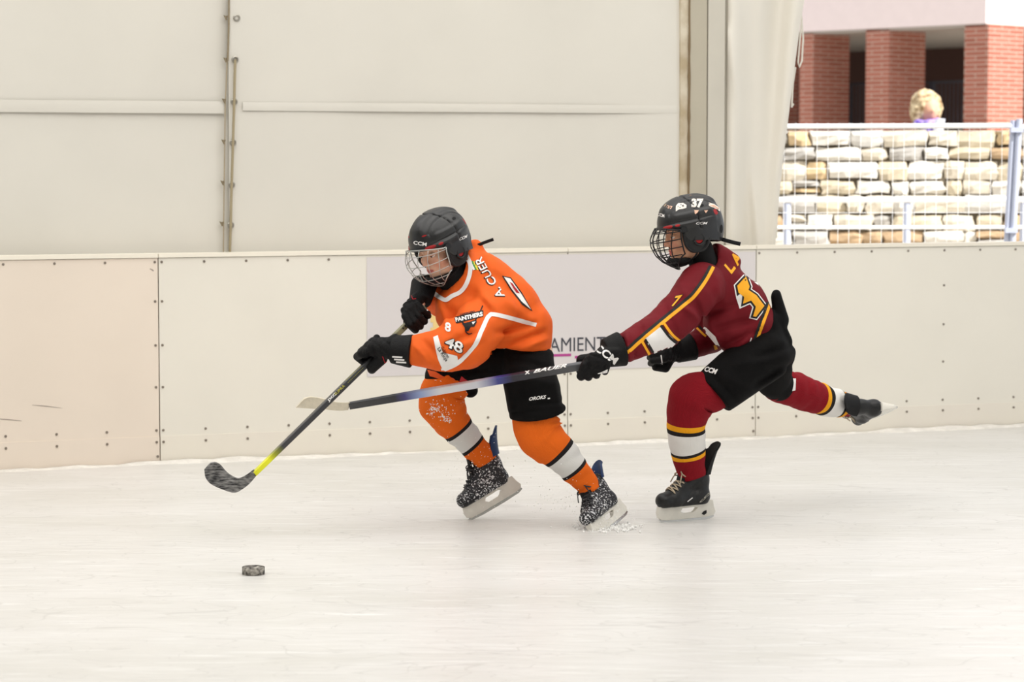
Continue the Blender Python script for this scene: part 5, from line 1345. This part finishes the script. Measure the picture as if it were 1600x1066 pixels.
YW = 21.2; kw = FPX / YW                # spectator behind the stone wall
def PW(u, v, w=0): return at(u, v, YW + w)
gz = .35; hc = PW(1449, 168)
SP = tag(empty('person', Vector((hc.x, hc.y, gz))), 'person with curly blond hair and purple scarf beyond the stone wall', 'person')
m_jk = mat('jacket_dark', '#23243a', rough=.8); m_pale = mat('bag_pale', '#d9dbe6', rough=.7); m_scarf = mat('scarf_purple', '#5b3fae', rough=.8, col2='#b9a2e6', vscale=30); m_bl = mat('hair_blond', '#ead6b0', rough=.7, col2='#8f6f4a', vscale=22)
sk3 = mat('skin_plain', '#e0ac90', rough=.6)
def bd(p):
    d = ell(p, hc + Vector((.015, -.01, -.01)), (.078, .09, .105)); b0 = hc + Vector((0, .02, 0))
    d = smin(d, chain(p, [(b0 + Vector((0, 0, -.08)), .05), (b0 + Vector((0, 0, -.2)), .055), (b0 + Vector((0, .0, -.32)), .15), (b0 + Vector((0, 0, -.75)), .14)]), .04)
    for sg in (-1, 1):
        d = smin(d, chain(p, [(b0 + Vector((sg * .15, 0, -.27)), .055), (b0 + Vector((sg * .2, -.02, -.52)), .042), (b0 + Vector((sg * .17, -.12, -.72)), .035)]), .03)
        d = smin(d, chain(p, [(b0 + Vector((sg * .08, 0, -.78)), .085), (b0 + Vector((sg * .085, 0, -1.12)), .06), (Vector((hc.x + sg * .09, hc.y + .02, gz + .06)), .045), (Vector((hc.x + sg * .1, hc.y - .1, gz + .035)), .035)]), .03)
    return smin(d, cone(p, hc + Vector((.03, -.09, -.01)), hc + Vector((.03, -.105, -.03)), .010, .014), .01)
lo, hi = bbox([Vector((hc.x - .3, hc.y - .25, gz)), Vector((hc.x + .3, hc.y + .25, hc.z + .15))], .05)
skin('body', bd, lo, hi, .016, sk3, SP)
def jk(p):
    b0 = hc + Vector((0, .02, 0)); d = chain(p, [(b0 + Vector((0, 0, -.27)), .12), (b0 + Vector((0, 0, -.36)), .175), (b0 + Vector((0, 0, -.9)), .17)])
    for sg in (-1, 1): d = smin(d, chain(p, [(b0 + Vector((sg * .15, 0, -.27)), .07), (b0 + Vector((sg * .2, -.02, -.52)), .058), (b0 + Vector((sg * .17, -.12, -.70)), .05)]), .03)
    return smax(d, -(p[:, 2] - (hc.z - .95)), .01)
skin('jacket', jk, lo, hi, .016, m_jk, SP)
def hr(p):
    d = ell(p, hc + Vector((-.01, .035, .025)), (.125, .115, .125)); d = smin(d, ell(p, hc + Vector((-.07, .03, -.05)), (.07, .09, .09)), .03); d = smin(d, ell(p, hc + Vector((.085, .02, -.02)), (.04, .07, .09)), .03)
    d = smax(d, -ell(p, hc + Vector((.025, -.11, -.035)), (.06, .09, .085)), .015)
    return d - .010 * wrinkle(p, 70, 21) - .006 * wrinkle(p, 140, 22)
skin('hair', hr, *bbox([hc], .24), .009, m_bl, SP)
skin('scarf', lambda p: smin(chain(p, [(hc + Vector((-.09, -.04, -.13)), .035), (hc + Vector((0, -.10, -.15)), .045), (hc + Vector((.08, -.04, -.12)), .035)]), chain(p, [(hc + Vector((.0, -.11, -.14)), .04), (hc + Vector((.015, -.17, -.33)), .045)]), .02) - .006 * wrinkle(p, 60, 23), *bbox([hc + Vector((0, 0, -.1))], .32), .012, m_scarf, SP)
mb = MB(); sheet('shoulder_bag', [[PW(1461 + 16 * i / 4 - 2 * j, 186 + 60 * j / 5, -.19 - .02 * math.sin(i / 4 * 3.1)) for j in range(6)] for i in range(5)], .05, m_pale, SP)
